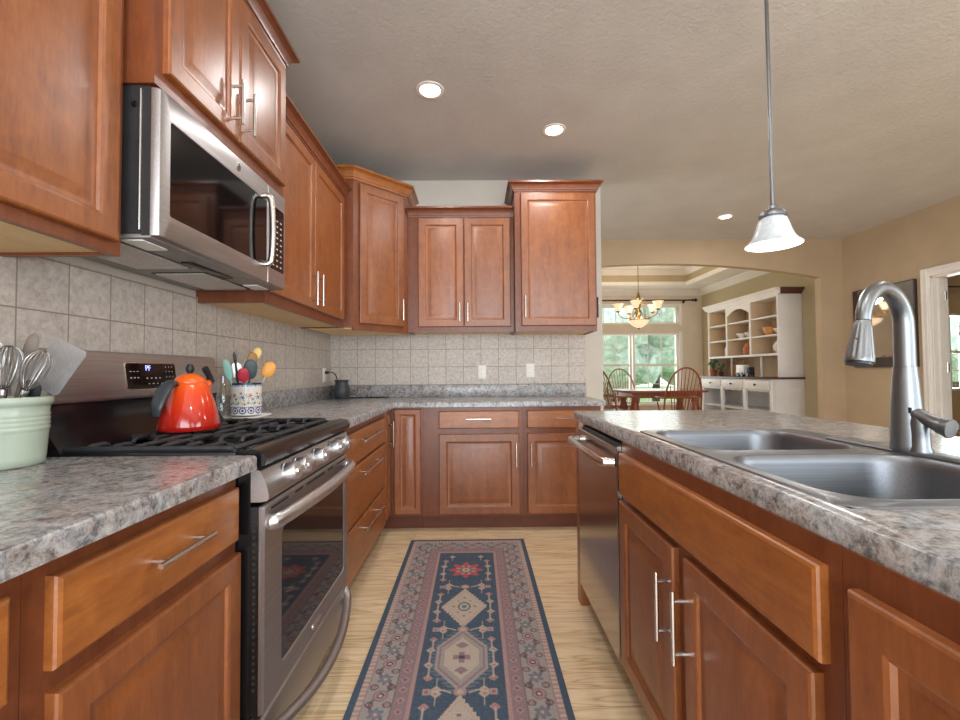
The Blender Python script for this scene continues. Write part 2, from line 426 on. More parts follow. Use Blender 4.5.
# rear wall, with two openings added for the unseen fill lamps
bm = B()
xs = [XW-.12, -.95, 1.65, 2.3, 4.1, XR+.12]; zs_ = [0, .5, 2.4, ZC]
def rear_on(i, j): return not ((j == 1 and i in (1, 3)) or (j == 0 and i == 1))
for i in range(5):
    for j in range(3):
        if rear_on(i, j): box(bm, xs[i], xs[i+1], YREAR-.1, YREAR, zs_[j], zs_[j+1])
struct('wall_rear', bm, M['wallgrey'])

# ---- dining room shell
DB, DL = 8.90, .15
WX0, WX1 = 2.30, 4.17
bm = B(); xs = [DL-.1, WX0, WX1, XR+.1]; zz = [0, .45, 1.885, 2.07, 2.455, 3.3]
for i in range(3):
    for j in range(5):
        if not (i == 1 and j in (1, 3)): box(bm, xs[i], xs[i+1], DB, DB+.12, zz[j], zz[j+1])
struct('wall_dining_back', bm, M['walldinback'])
bm = B(); box(bm, DL-.1, DL, YA+.10, DB, 0, 3.2); struct('wall_dining_left', bm, M['wall'])
TX0, TX1, TY0, TY1, TZ = 1.2, 4.03, 6.15, 8.28, 3.02
bm = B(); gridsolid(bm, [DL, TX0, TX1, XR], [YA+.10, TY0, TY1, DB], lambda i, j: (i, j) != (1, 1), ZC-.01, ZC+.04); struct('ceiling_dining', bm, M['white'])
bm = B(); gridsolid(bm, [TX0-.05, TX0, TX1, TX1+.05], [TY0-.05, TY0, TY1, TY1+.05], lambda i, j: (i, j) != (1, 1), ZC+.04, TZ); struct('wall_tray', bm, M['walldining'])
bm = B(); box(bm, TX0-.05, TX1+.05, TY0-.05, TY1+.05, TZ, TZ+.05); struct('ceiling_tray', bm, M['white'])
# crowns: inside the tray, at its lip and along the dining walls
crp = [(0, 0), (.012, 0), (.02, -.02), (.05, -.05), (.075, -.075), (.08, -.095), (.0, -.095)]
inner = lambda x0, x1, y0, y1: [(x0, y0), (x0, y1), (x1, y1), (x1, y0)]
bm = B(); sweep(bm, inner(TX0, TX1, TY0, TY1), [(o_, TZ-.0+z_) for o_, z_ in [(0, 0), (.09, 0), (.085, -.015), (.05, -.04), (.02, -.07), (0, -.085)]], True); struct('trim_1', bm, M['white'])
bm = B(); sweep(bm, inner(TX0, TX1, TY0, TY1), [(0, ZC+.045), (.02, ZC+.04), (.02, ZC-.012), (0, ZC-.03), (-.05, ZC-.03), (-.05, ZC-.01)], True); struct('trim_2', bm, M['white'])
bm = B(); sweep(bm, inner(DL, XR-.004, YA+.10, DB), [(o_, ZC-.01+z_) for o_, z_ in [(0, 0), (.11, 0), (.105, -.018), (.06, -.05), (.02, -.09), (.0, -.11)]], True); struct('trim_3', bm, M['white'])
# baseboards
bm = B(); box(bm, XR-.015, XR, 4.53, YA, 0, .12, .003); struct('baseboard_right', bm, M['white'])
bm = B(); box(bm, J1, XR-.015, YA-.015, YA, 0, .12, .003); struct('baseboard_arch', bm, M['white'])
# tiled backsplash, left and back
bm = B(); box(bm, XW, XW+.009, -.6, YW, .90, 1.462); struct('trim_4', bm, M['tile_l'])
bm = B(); box(bm, XW+.009, .935, YW-.009, YW, .90, 1.462); struct('trim_5', bm, M['tile_b'])

# ---- dining window
def window(name, x0, x1, z0, z1, units, y, label=None, mid=None, rows=2):
    w = thing(name, 'window', 'window', ((x0+x1)/2, y, z0)); w['kind'] = 'structure'; del w['label']; del w['category']
    fr = B(); t = .035
    box(fr, x0, x1, y+.0, y+.09, z0, z0+t); box(fr, x0, x1, y, y+.09, z1-t, z1)
    for (a, b) in units:
        box(fr, a-.025, a+.012, y, y+.09, z0+t, z1-t); box(fr, b-.012, b+.025, y, y+.09, z0+t, z1-t)
    f = struct('window_frame', fr, M['white'], w, world=True)
    for (a, b, cols) in [(u[0], u[1], c) for u, c in zip(units, [3]*len(units))]:
        mu = B(); a1, b1 = a+.012, b-.012
        for k in range(1, cols): xx = a1+(b1-a1)*k/cols; box(mu, xx-.008, xx+.008, y+.04, y+.056, z0+t, z1-t)
        if mid:
            box(mu, a1, b1, y+.03, y+.07, mid-.024, mid+.024)
            for za, zb in ((z0+t, mid-.024), (mid+.024, z1-t)):
                zm = (za+zb)/2; box(mu, a1, b1, y+.04, y+.056, zm-.008, zm+.008)
        m_ = struct('muntins', mu, M['white'], w, world=True)
        gp = B(); box(gp, a1, b1, y+.046, y+.050, z0+t, z1-t); struct('pane', gp, M['pane'], w, world=True)
    return w
window('window_1', WX0+.03, WX1, .45, 1.885, [(WX0+.055, 3.155), (3.235, WX1-.06)], DB+.01, mid=1.235)
window('window_2', WX0+.03, WX1, 2.07, 2.455, [(WX0+.055, 3.155), (3.235, WX1-.06)], DB+.01)
bm = B()
for (z0, z1) in ((.45, 1.885), (2.07, 2.455)):
    box(bm, WX0-.05, WX0+.01, DB-.015, DB+.0, z0-.03, z1+.03, .003); box(bm, WX1-.01, WX1+.05, DB-.015, DB+.0, z0-.03, z1+.03, .003)
box(bm, WX0-.05, WX1+.05, DB-.03, DB, .41, .45, .004); box(bm, WX0-.05, WX1+.05, DB-.02, DB, 2.455, 2.485, .004)
struct('trim_6', bm, M['white'])

# ---- doorway on the right wall and the room beyond
bm = B(); cw = .085
for (y0, y1, z0, z1) in ((DY1, DY1+cw, 0, DZ+cw), (DY0-cw, DY0, 0, DZ+cw), (DY0, DY1, DZ, DZ+cw)):
    box(bm, XR-.022, XR, y0, y1, z0, z1, .004)
    if z0 == 0: box(bm, XR-.032, XR-.02, y0+.012, y0+.030, z0, z1-.012, .003); box(bm, XR-.028, XR-.02, y0+.05, y0+.072, z0, z1-.012, .003)
    else: box(bm, XR-.032, XR-.02, y0, y1, z1-.030, z1-.012, .003)
box(bm, XR, XR+.12, DY1-.018, DY1, 0, DZ); box(bm, XR, XR+.12, DY0, DY0+.018, 0, DZ); box(bm, XR, XR+.12, DY0, DY1, DZ-.018, DZ)
box(bm, XR+.05, XR+.08, DY1-.03, DY1-.018, 0, DZ-.018)
struct('door_casing_1', bm, M['white'])
d = thing('door_1', 'door', 'door', (XR+.16, DY1-.02, 0)); d['kind'] = 'structure'; del d['label']; del d['category']
bm = B(); box(bm, XR+.128, XR+.165, DY1-.012, DY1+.78, .01, DZ-.02, .003); struct('door_leaf', bm, M['white'], d, world=True)
for z in (.25, 1.13, 1.86):
    bm = B(); box(bm, XR+.118, XR+.150, DY1-.016, DY1-.0125, z-.045, z+.045, .001); lathe(bm, [(.007, z-.05), (.007, z+.05)], 10, (XR+.122, DY1-.020)); finish('hinge', bm, M['nickel'], d, world=True)
SX1, SY1 = 7.75, 6.3
bm = B(); xs = [XR+.12, 6.85, 7.5, SX1]; zz = [0, .80, 1.92, ZC]
for i in range(3):
    for j in range(3):
        if not (i == 1 and j == 1): box(bm, xs[i], xs[i+1], SY1, SY1+.1, zz[j], zz[j+1])
struct('wall_study_back', bm, M['wall'])
bm = B(); box(bm, SX1, SX1+.1, 2.4, SY1+.1, 0, ZC); struct('wall_study_right', bm, M['wall'])
bm = B(); box(bm, XR+.12, SX1+.1, 2.3, 2.4, 0, ZC); struct('wall_study_front', bm, M['wall'])
bm = B(); box(bm, XR+.12, SX1+.1, 2.3, SY1+.1, ZC, ZC+.1); struct('ceiling_study', bm, M['ceil'])
window('window_3', 6.85, 7.5, .80, 1.92, [(6.90, 7.45)], SY1+.0, mid=1.36)
bm = B(); tube(bm, [(6.6, SY1-.07, 2.30), (7.65, SY1-.07, 2.30)], .012, 10)
for x in (6.75, 7.6): box(bm, x-.01, x+.01, SY1-.07, SY1, 2.29, 2.31)
tag(finish('curtain_rod', bm, M['bronze']), 'dark curtain rod above the window seen through the right doorway', 'curtain rod')

# ---- outdoors
bm = B(); box(bm, -30, 40, 9.3, 45, -.6, -.5); tag(finish('lawn', bm, M['grass'], smooth=False), 'green lawn outside the dining room windows', 'grass', kind='stuff')
def tree(x, y, h, r, label):
    t = thing('tree', label, 'tree', (x, y, -.5), 0, None)
    bm = B(); tube(bm, curve_pts([(0, 0, 0), (.08, .05, h*.3), (-.05, 0, h*.6)], 8), [.18, .17, .16, .15, .14, .12, .11, .1, .08][:9], 8)
    finish('trunk', bm, M['bark'], t)
    bm = B()
    for k in range(26):
        a = random.uniform(0, 2*PI); rr = r*math.sqrt(random.random())*.8; zc = h*random.uniform(.22, .95)
        m = Matrix.Translation((rr*math.cos(a), rr*math.sin(a), zc)) @ Matrix.Scale(r*random.uniform(.28, .5), 4)
        g = bmesh.ops.create_icosphere(bm, subdivisions=2, radius=1, matrix=m)
        for v in g['verts']: v.co += Vector((random.uniform(-1, 1), random.uniform(-1, 1), random.uniform(-1, 1)))*r*.07
    finish('crown', bm, M['leaf'], t, smooth=False)
tree(4.3, 13.4, 6.0, 1.9, 'leafy tree outside the left half of the dining window, nearest the house')
tree(7.6, 18.5, 7.5, 2.6, 'leafy tree outside the right half of the dining window, farther off')
tree(12.6, 11.5, 6.5, 2.2, 'leafy tree outside the window of the room beyond the right doorway')

# ================================================================== CABINETS
T = .02
def panel_door(bm, x0, x1, z0, z1, y, raised=True, rail=.062):
    # y = plane of the face frame; the door stands proud of it towards -y
    def ring(i, dep): return [(x0+i, y-dep, z0+i), (x1-i, y-dep, z0+i), (x1-i, y-dep, z1-i), (x0+i, y-dep, z1-i)]
    if raised:
        r = min(rail, (x1-x0)*.28)
        L = [(0, 0), (0, T-.006), (.002, T-.002), (.006, T), (r-.010, T), (r-.004, T-.003), (r, T-.009), (r+.010, T-.0105), (r+.014, T-.010), (r+.036, T-.003), (r+.040, T-.0025)]
        if (x1-x0) < 2*(r+.045): L = L[:8] + [(r+.014, T-.010), (min(r+.026, (x1-x0)/2-.004), T-.005)]
    else: L = [(0, 0), (0, T-.007), (.002, T-.003), (.007, T)]
    loft(bm, [ring(i, dep) for i, dep in L])
def bar_pull(bm, p0, p1, out, y, r=.0058):
    # p0,p1 (x,z) ends of the bar in the face plane, y = door surface
    a = Vector((p0[0], y-out, p0[1])); b = Vector((p1[0], y-out, p1[1])); dd = b-a
    tube(bm, [a, b], r, 10)
    for t in (.14, .86):
        q = a+dd*t; tube(bm, [q, (q.x, y+.001, q.z)], r*.9, 8)
CROWN = [(0, 0), (.006, 0), (.008, .010), (.014, .013), (.018, .026), (.030, .044), (.044, .054), (.052, .056), (.052, .070), (.0, .070)]
def cabinet(name, label, cat, loc, rz, w, z0, z1, depth, fronts, base=False, crown=None, group=None, sides=('l', 'r'), hout=.032, crown_path=None, toe=True, hollow=False):
    t = thing(name, label, cat, loc, rz, group)
    bm = B()
    if hollow:
        box(bm, 0, w, 0, .019, .105, z1); box(bm, 0, .018, .019, depth, .105, z1); box(bm, w-.018, w, .019, depth, .105, z1)
        box(bm, .018, w-.018, .019, depth, .105, .123); box(bm, .018, w-.018, depth-.012, depth, .123, z1)
    elif base:
        box(bm, 0, w, 0, depth, .105, z1)
    else:
        box(bm, 0, w, 0, .02, z0, z1); box(bm, .0, w, .02, depth, z0+.014, z1)
        box(bm, 0, .016, .02, depth, z0, z0+.014); box(bm, w-.016, w, .02, depth, z0, z0+.014)
    finish('body', bm, M['frame'], t, smooth=False)
    if base and toe:
        bm = B(); box(bm, 0, w, .065, depth, 0, .105); finish('toe_kick', bm, M['toe'], t, smooth=False)
    if not base:
        bm = B(); box(bm, .016, w-.016, .02, depth-.001, z0+.008, z0+.0139); finish('bottom_panel', bm, M['wood_in'], t, smooth=False)
    for f in fronts:
        k, x0, x1, a, b = f[:5]
        bm = B(); panel_door(bm, x0, x1, a, b, 0, k == 'door')
        o = finish('door' if k == 'door' else 'drawer_front', bm, M['wood' if k == 'door' else 'woodx'], t, ang=.35)
        if len(f) > 5 and f[5]:
            hm = B(); bar_pull(hm, f[5][0], f[5][1], hout, -T); finish('handle', hm, M['nickel'], o)
    if crown is not None:
        bm = B(); sweep(bm, crown_path or [(0, depth), (0, 0), (w, 0), (w, depth)], [(o_, crown+z_) for o_, z_ in CROWN]); finish('crown_moulding', bm, M['frame'], t, ang=.3)
    return t
V = lambda x, a, b: ((x, a), (x, b))
Hh = lambda a, b, z: ((a, z), (b, z))
XP, XM = PI/2, -PI/2

# --- upper cabinets along the left wall (local x runs along +Y)
UX = -.928
Y0 = .50
cabinet('wall_cabinet', 'cherry wall cabinet nearest the camera, left of the microwave', 'cabinet', (UX, Y0, 0), XP, 1.148-Y0, 1.432, 2.38, UX-XW-.001,
        [('door', .04, 1.122-Y0, 1.463, 2.345, V(.1, 1.53, 1.70))], crown=2.38)
Y0 = 1.155
cabinet('wall_cabinet', 'short cherry two-door cabinet above the microwave', 'cabinet', (-.85, Y0, 0), XP, 1.935-Y0, 1.90, 2.50, -.85-XW-.001,
        [('door', .030, .382, 1.945, 2.475, V(.345, 1.985, 2.14)), ('door', .388, .762, 1.945, 2.475, V(.425, 1.985, 2.14))], crown=2.492)
Y0 = 1.94
cabinet('wall_cabinet', 'cherry two-door wall cabinet between microwave and corner cabinet', 'cabinet', (UX, Y0, 0), XP, 3.095-Y0, 1.437, 2.38, UX-XW-.001,
        [('door', .02, .546, 1.487, 2.345, V(.500, 1.50, 1.69)), ('door', .552, 1.105, 1.487, 2.345, V(.590, 1.51, 1.69))], crown=2.365, crown_path=[(0, 0), (3.095-Y0, 0)])
# --- diagonal corner wall cabinet
cx = thing('corner_wall_cabinet', 'tall diagonal cherry corner cabinet with one narrow door', 'cabinet', (-.865, 3.10, 0), 0)
P = [(XW+.001, 3.10), (-.865, 3.10), (-.53, 3.43), (-.53, YW-.001), (XW+.001, YW-.001)]
bm = B(); loft(bm, [[(x, y, z) for x, y in P] for z in (1.445, 2.52)])
dn = Vector((.335, .33)).normalized(); nn = Vector((dn.y, -dn.x))
loft(bm, [[(-.865, 3.10, z), (-.53, 3.43, z), (-.53-.02*nn.x, 3.43-.02*nn.y, z), (-.865-.02*nn.x, 3.10-.02*nn.y+.0, z)] for z in (1.425, 1.445)])
finish('body', bm, M['frame'], cx, smooth=False, world=True)
bm = B(); Q = [(-1.19, 3.125), (-.88, 3.125), (-.55, 3.445), (-.55, 3.70), (-1.19, 3.70)]; loft(bm, [[(x, y, z) for x, y in Q] for z in (1.436, 1.4449)]); finish('bottom_panel', bm, M['wood_in'], cx, smooth=False, world=True)
W_ = math.hypot(.335, .33); ang = math.atan2(.33, .335)
MM = Matrix.Translation((-.865, 3.10, 0)) @ Matrix.Rotation(ang, 4, 'Z')
bm = B(); panel_door(bm, .045, W_-.045, 1.475, 2.485, 0); bm.transform(MM); dr = finish('door', bm, M['wood'], cx, ang=.35, world=True)
bm = B(); bar_pull(bm, (W_-.075, 1.52), (W_-.075, 1.68), .032, -T); bm.transform(MM); finish('handle', bm, M['nickel'], dr, world=True)
bm = B(); sweep(bm, [(XW+.001, 3.10), (-.865, 3.10), (-.53, 3.43), (-.53, YW-.001)], [(o_, 2.505+z_*1.15) for o_, z_ in CROWN]); finish('crown_moulding', bm, M['woodx'], cx, ang=.3, world=True)
# --- back wall uppers (local x along +X)
cabinet('wall_cabinet', 'low cherry two-door wall cabinet in the middle of the back wall', 'cabinet', (-.528, 3.43, 0), 0, .834, 1.437, 2.36, YW-3.43-.001,
        [('door', .082, .436, 1.476, 2.333, V(.408, 1.515, 1.66)), ('door', .442, .806, 1.476, 2.333, V(.470, 1.515, 1.66))], crown=2.345, crown_path=[(0, 0), (.834, 0)])
X0 = .308
rc = cabinet('wall_cabinet', 'tall cherry one-door wall cabinet at the right end of the back wall', 'cabinet', (X0, 3.35, 0), 0, .935-X0, 1.43, 2.53, YW-3.35-.001,
        [('door', .046, .618, 1.472, 2.497, V(.073, 1.535, 1.70))], crown=2.512)
bm = B(); tube(bm, [(.935-X0+.022, .06, 1.54), (.935-X0+.022, .06, 1.70)], .008, 10)
for z in (1.56, 1.68): tube(bm, [(.935-X0+.022, .06, z), (.935-X0-.001, .06, z)], .005, 8)
hb = finish('side_handle', bm, M['black'], rc); hb['label'] = 'black bar on the right side'

# --- base cabinets along the left wall
BX = -.625; DP = BX-XW-.012
cabinet('base_cabinet', 'cherry base cabinet at the left picture edge, mostly cut off', 'cabinet', (BX, -.05, 0), XP, .614+.05, 0, .876, DP,
        [('drawer', .03, .636, .698, .836, None), ('door', .03, .640, .13, .665, None)], base=True)
cabinet('base_cabinet', 'cherry base cabinet with drawer and door left of the range', 'cabinet', (BX, .615, 0), XP, 1.151-.615, 0, .876, DP,
        [('drawer', .033, .522, .698, .833, Hh(.194, .360, .775)), ('door', .036, .533, .13, .664, None)], base=True)
cabinet('base_cabinet', 'cherry three-drawer base cabinet right of the range', 'cabinet', (BX, 1.925, 0), XP, 2.965-1.925, 0, .876, DP,
        [('drawer', .10, 1.018, .665, .826, Hh(.355, .795, .77)), ('drawer', .10, 1.018, .375, .650, Hh(.355, .795, .60)), ('drawer', .10, 1.025, .112, .360, Hh(.375, .795, .30))], base=True)
# --- corner base cabinet with two narrow doors meeting in the inner corner
BY = 3.13
cc = thing('corner_base_cabinet', 'L-shaped cherry corner base cabinet with two narrow doors', 'cabinet', (BX, BY, 0))
bm = B(); gridsolid(bm, [XW+.012, BX, -.375], [2.966, BY, YW-.012], lambda i, j: (i, j) != (1, 0), .105, .876); finish('body', bm, M['frame'], cc, smooth=False, world=True)
bm = B(); gridsolid(bm, [XW+.012, BX-.065, -.375], [2.966, BY+.065, YW-.012], lambda i, j: (i, j) != (1, 0), 0, .105); finish('toe_kick', bm, M['toe'], cc, smooth=False, world=True)
bm = B(); panel_door(bm, .012, .150, .125, .862, 0, True, .035); bm.transform(Matrix.Translation((BX, 2.966, 0)) @ Matrix.Rotation(XP, 4, 'Z')); dl = finish('door', bm, M['wood'], cc, ang=.35, world=True)
bm = B(); bar_pull(bm, (.085, .61), (.085, .785), .032, -T); bm.transform(Matrix.Translation((BX, 2.966, 0)) @ Matrix.Rotation(XP, 4, 'Z')); finish('handle', bm, M['nickel'], dl, world=True)
bm = B(); panel_door(bm, .045, .232, .125, .862, 0, True, .045); bm.transform(Matrix.Translation((BX, BY, 0))); finish('door', bm, M['wood'], cc, ang=.35, world=True)
X0 = -.374
cabinet('base_cabinet', 'cherry base cabinet with drawer and door in the middle of the back wall', 'cabinet', (X0, BY, 0), 0, .332-X0, 0, .876, YW-BY-.012,
        [('drawer', -.265-X0, .303-X0, .722, .847, Hh(-.071-X0, .105-X0, .792)), ('door', -.265-X0, .303-X0, .121, .684, V(.280-X0, .452, .622))], base=True)
X0 = .333
cabinet('base_cabinet', 'cherry base cabinet at the right end of the back wall, partly behind the dishwasher', 'cabinet', (X0, BY, 0), 0, .89-X0, 0, .876, YW-BY-.012,
        [('drawer', .360-X0, .87-X0, .722, .847, Hh(.557-X0, .70-X0, .792)), ('door', .361-X0, .87-X0, .121, .685, V(.385-X0, .455, .622))], base=True)
# --- island (local x runs along -Y)
IX = .508; ID = 1.10-IX
isl = cabinet('sink_base_cabinet', 'cherry island sink cabinet with false front and two doors', 'cabinet', (IX, 1.532, 0), XM, 1.532-.613, 0, .876, ID,
        [('drawer', .016, 1.532-.637, .700, .840, None), ('door', .012, 1.532-1.110, .125, .678, V(1.532-1.129, .438, .610)), ('door', 1.532-1.052, 1.532-.651, .125, .678, V(1.532-1.036, .438, .607))], base=True, hollow=True)
ien = cabinet('island_end_cabinet', 'cherry island cabinet at the bottom right picture corner', 'cabinet', (IX, .612, 0), XM, .612+.30, 0, .876, ID,
        [('door', .026, .50, .125, .832, None), ('door', .52, .88, .125, .832, None)], base=True)
bm = B(); box(bm, IX-.012, 1.10, 2.125, 2.190, 0, .876, .002)
finish('end_panel', bm, M['wood'], isl, world=True)
bm = B(); box(bm, 1.1005, 1.118, .613, 2.19, 0, .876, .002)
finish('back_panel', bm, M['wood'], isl, world=True)
bm = B(); box(bm, 1.1005, 1.118, -.30, .611, 0, .876, .002); finish('back_panel', bm, M['wood'], ien, world=True)

# ================================================================== COUNTERTOPS
CZ0, CZ1 = .876, .914
def bevel_where(bm, pred, off=.010, seg=4):
    es = [e for e in bm.edges if all(abs(v.co.z-CZ1) < 1e-6 for v in e.verts) and pred((e.verts[0].co+e.verts[1].co)/2, e)]
    bmesh.ops.bevel(bm, geom=es, offset=off, segments=seg, profile=.5, affect='EDGES')
CX = -.568
t = thing('countertop', 'granite-look countertop left of the range', 'countertop', (-.88, .3, CZ0))
bm = B(); gridsolid(bm, [XW+.010, CX], [-.55, 1.146], lambda i, j: True, CZ0, CZ1); bevel_where(bm, lambda c, e: abs(c.x-CX) < 1e-5 or abs(c.y-1.146) < 1e-5); finish('slab', bm, M['granite'], t, world=True)
bm = B(); box(bm, XW+.010, XW+.030, -.55, 1.145, CZ1, 1.016, .003); finish('upstand', bm, M['granite'], t, world=True)
t = thing('countertop', 'L-shaped granite-look countertop along the back wall and right of the range', 'countertop', (-.3, 3.4, CZ0))
bm = B(); CY = 3.097
gridsolid(bm, [XW+.010, CX, .918], [1.921, CY, YW-.010], lambda i, j: (i, j) != (1, 0), CZ0, CZ1)
bevel_where(bm, lambda c, e: (abs(c.x-CX) < 1e-5 and c.y < CY) or (abs(c.y-CY) < 1e-5 and c.x > CX) or abs(c.x-.918) < 1e-5 or abs(c.y-1.921) < 1e-5)
finish('slab', bm, M['granite'], t, world=True)
bm = B(); box(bm, XW+.010, XW+.030, 1.921, YW-.010, CZ1, 1.016, .003); finish('upstand', bm, M['granite'], t, world=True)
bm = B(); box(bm, XW+.030, .935, YW-.030, YW-.010, CZ1, 1.016, .003); finish('upstand', bm, M['granite'], t, world=True)
# island top with the sink cut-out
IC0, IC1, IY0, IY1 = .512, 1.47, -.34, 2.30
SX0, SX1_, SY0, SY1_ = .562, 1.100, .660, 1.512
bm = B(); gridsolid(bm, [IC0, SX0, SX1_, IC1], [IY0, SY0, SY1_, IY1], lambda i, j: (i, j) != (1, 1), CZ0, CZ1)
bevel_where(bm, lambda c, e: abs(c.x-IC0) < 1e-5 or abs(c.y-IY1) < 1e-5 or abs(c.x-IC1) < 1e-5)
o = tag(finish('island_countertop', bm, M['granite']), 'granite-look island countertop holding the sink', 'countertop'); at_origin(o, (.99, 1.0, CZ0))

# ================================================================== SINK AND FAUCET
sk = thing('double_sink', 'stainless double-bowl drop-in sink in the island top', 'sink', (.83, 1.085, CZ1))
RX0, RX1, RY0, RY1, YM = .556, 1.108, .652, 1.522, 1.085
def half(y0, y1, bx0, bx1, by0, by1, depth, rout, rin, bulge):
    bm = B(); n = 8
    e = .0006
    zr = CZ1+.004
    o1 = rrect(RX0, RX1, y0, y1, rout, CZ1+.0003, n); o2 = rrect(RX0+.003, RX1-.003, y0+.003*(y0 == RY0), y1-.003*(y1 == RY1), rout, zr, n)
    L = [o1, o2]
    def inn(i, z): return rrect(bx0+i, bx1-i, by0+i, by1-i, max(.01, rin-i*.6), z, n)
    L += [inn(-.010, zr), inn(-.004, zr+.0015), inn(0, zr-.002), inn(.004, zr-.02), inn(.012, zr-depth*.75), inn(.025, zr-depth*.95), inn(.05, zr-depth), inn(.11, zr-depth-.003)]
    loft(bm, L, False, True)
    return bm
bm = half(YM, RY1, .588, 1.005, 1.118, 1.492, .19, [.035, .035, .0006, .0006], .085, 0); finish('far_bowl', bm, M['sink'], sk, world=True, ang=.8)
bm = half(RY0, YM, .584, 1.015, .688, 1.052, .21, [.0006, .0006, .045, .045], .085, 0); finish('near_bowl', bm, M['sink'], sk, world=True, ang=.8)
for (x, y, zz_) in ((.81, 1.30, CZ1+.004-.193), (.81, .875, CZ1+.004-.213)):
    bm = B(); lathe(bm, [(.0, zz_+.001), (.02, zz_+.002), (.036, zz_+.004), (.043, zz_+.004), (.045, zz_+.001)], 28, (x, y), False, False); finish('drain', bm, M['chrome'], sk, world=True)
bm = B(); loft(bm, [rrect(1.030+i, 1.104-i, .66+i, 1.30-i, .02, z, 4) for i, z in ((0, CZ1+.0045), (0, CZ1+.008), (.003, CZ1+.010))]); o = finish('faucet_deck', bm, M['sink'], sk, world=True)

FX, FY, FZ = 1.063, 1.075, CZ1+.010
fa = thing('faucet', 'brushed nickel pull-down kitchen faucet behind the sink', 'faucet', (FX, FY, FZ))
bm = B(); lathe(bm, [(.033, 0), (.034, .004), (.0335, .012), (.032, .05), (.030, .11), (.026, .17), (.0232, .2015), (.0228, .205)], 36, (0, 0)); finish('body', bm, M['faucet'], fa)
sd = Vector((-.93, -.37, 0)).normalized()
pts = []; R_ = .085
for k in range(5): pts.append((0, 0, .2055+.098*k/4))
for k in range(1, 25):
    a = PI*k/24*.97; pts.append(tuple(sd*(R_-R_*math.cos(a)) + Vector((0, 0, .3035+1.05*R_*math.sin(a)))))
bm = B(); nP = len(pts); tube(bm, pts, [.0218 - (.0218-.0150)*(i/(nP-1)) for i in range(nP)], 24, up=tuple(sd)); sp = finish('spout', bm, M['faucet'], fa)
tip = Vector(pts[-1]); tdir = (Vector(pts[-1])-Vector(pts[-2])).normalized()
ax = (tdir + sd*.06).normalized(); q = Vector((0, 0, 1)).rotation_difference(ax).to_matrix().to_4x4()
bm = B()
loops = []
for r_, z_ in [(.0150, .0), (.0160, .004), (.0180, .020), (.0228, .056), (.0272, .087), (.0284, .095), (.0277, .099)]:
    lp = []
    for i in range(112):
        a = 2*PI*i/112; rr = r_*(1 + (.030*math.cos(14*a) if .01 < z_ < .09 else 0)); lp.append(tuple(tip + (q @ Vector((rr*math.cos(a), rr*math.sin(a), z_)))))
    loops.append(lp)
loft(bm, loops); sh = finish('spray_head', bm, M['faucet'], fa)
bm = B(); lathe(bm, [(.0250, .0991), (.0250, .105), (.012, .106), (0, .1045)], 28, mat=Matrix.Translation(tip) @ q); finish('nozzle', bm, M['charcoal'], sh)
bm = B(); lathe(bm, [(.0156, -.0012), (.0156, .0012)], 28, mat=Matrix.Translation(tip) @ q); finish('joint_ring', bm, M['charcoal'], fa)
bm = B()
bp = tip + (q @ Vector((0, 0, .045))); tube(bm, [tuple(bp - sd.cross(Vector((0, 0, 1)))*.0), tuple(bp + sd*.022)], .004, 8); finish('spray_button', bm, M['charcoal'], sh)
# lever on the near side
bm = B(); lathe(bm, [(.0225, 0), (.0225, .004), (.0195, .012), (.0185, .045), (.0195, .070), (.0170, .084), (.008, .090), (0, .091)], 28, (.001, -.030)); finish('valve_boss', bm, M['faucet'], fa)
bm = B()
LP = curve_pts([(0, -.010, .094), (.002, -.034, .084), (.004, -.056, .075), (.005, -.078, .067), (.006, -.092, .063)], 20)
nn_ = len(LP); tube(bm, LP, [.0200-.003*math.sin(PI*min(1, i/(nn_-1)*1.3)) + (.002 if i > nn_*.7 else 0) for i in range(nn_)], 20, flat=.9); finish('lever', bm, M['faucet'], fa)
e_ = Vector(LP[-1]); bm = B(); dq = Vector((0, 0, 1)).rotation_difference(Vector((.25, -.95, -.15)).normalized()).to_matrix().to_4x4()
lathe(bm, [(.0215, -.004), (.0222, .0), (.0215, .003), (.0, .0036)], 28, mat=Matrix.Translation(e_) @ dq); finish('lever_cap', bm, M['faucet'], fa)
bm = B(); box(bm, -.0195, -.0165, -.030, -.018, .092, .106); finish('indicator', bm, M['charcoal'], fa)

# ================================================================== DISHWASHER
dw = thing('dishwasher', 'stainless dishwasher built into the island', 'dishwasher', (.8, 1.82, 0))
bm = B(); box(bm, .515, 1.09, 1.535, 2.118, .10, .862); finish('tub', bm, M['charcoal'], dw, smooth=False, world=True)
bm = B(); loft(bm, [[(x, y, z) for (y, z) in ((1.540+i, .112+i), (2.114-i, .112+i), (2.114-i, .852-i), (1.540+i, .852-i))] for x, i in ((.5145, 0), (.495, 0), (.491, .004))]); dd_ = finish('door', bm, M['steel_v'], dw, world=True)
bm = B(); box(bm, .492, .5145, 1.5362, 1.5392, .112, .858); finish('door_edge', bm, M['nickel'], dw, world=True)
bm = B()
hp = [(.487, 2.10, .800), (.455, 2.095, .800), (.444, 2.075, .800), (.442, 1.82, .800), (.444, 1.585, .800), (.455, 1.562, .800), (.487, 1.557, .800)]
loft(bm, [rrect(-.012, .012, -.016, .016, .006, 0, 3)] * 2) ; bm.free(); bm = B()
hps = [Vector(p) for p in hp]
tube(bm, hps, .0150, 14, flat=1.1); finish('handle', bm, M['nickel'], dd_, world=True)
bm = B(); box(bm, .56, 1.09, 1.536, 2.116, 0, .10); finish('toe_panel', bm, M['black'], dw, smooth=False, world=True)

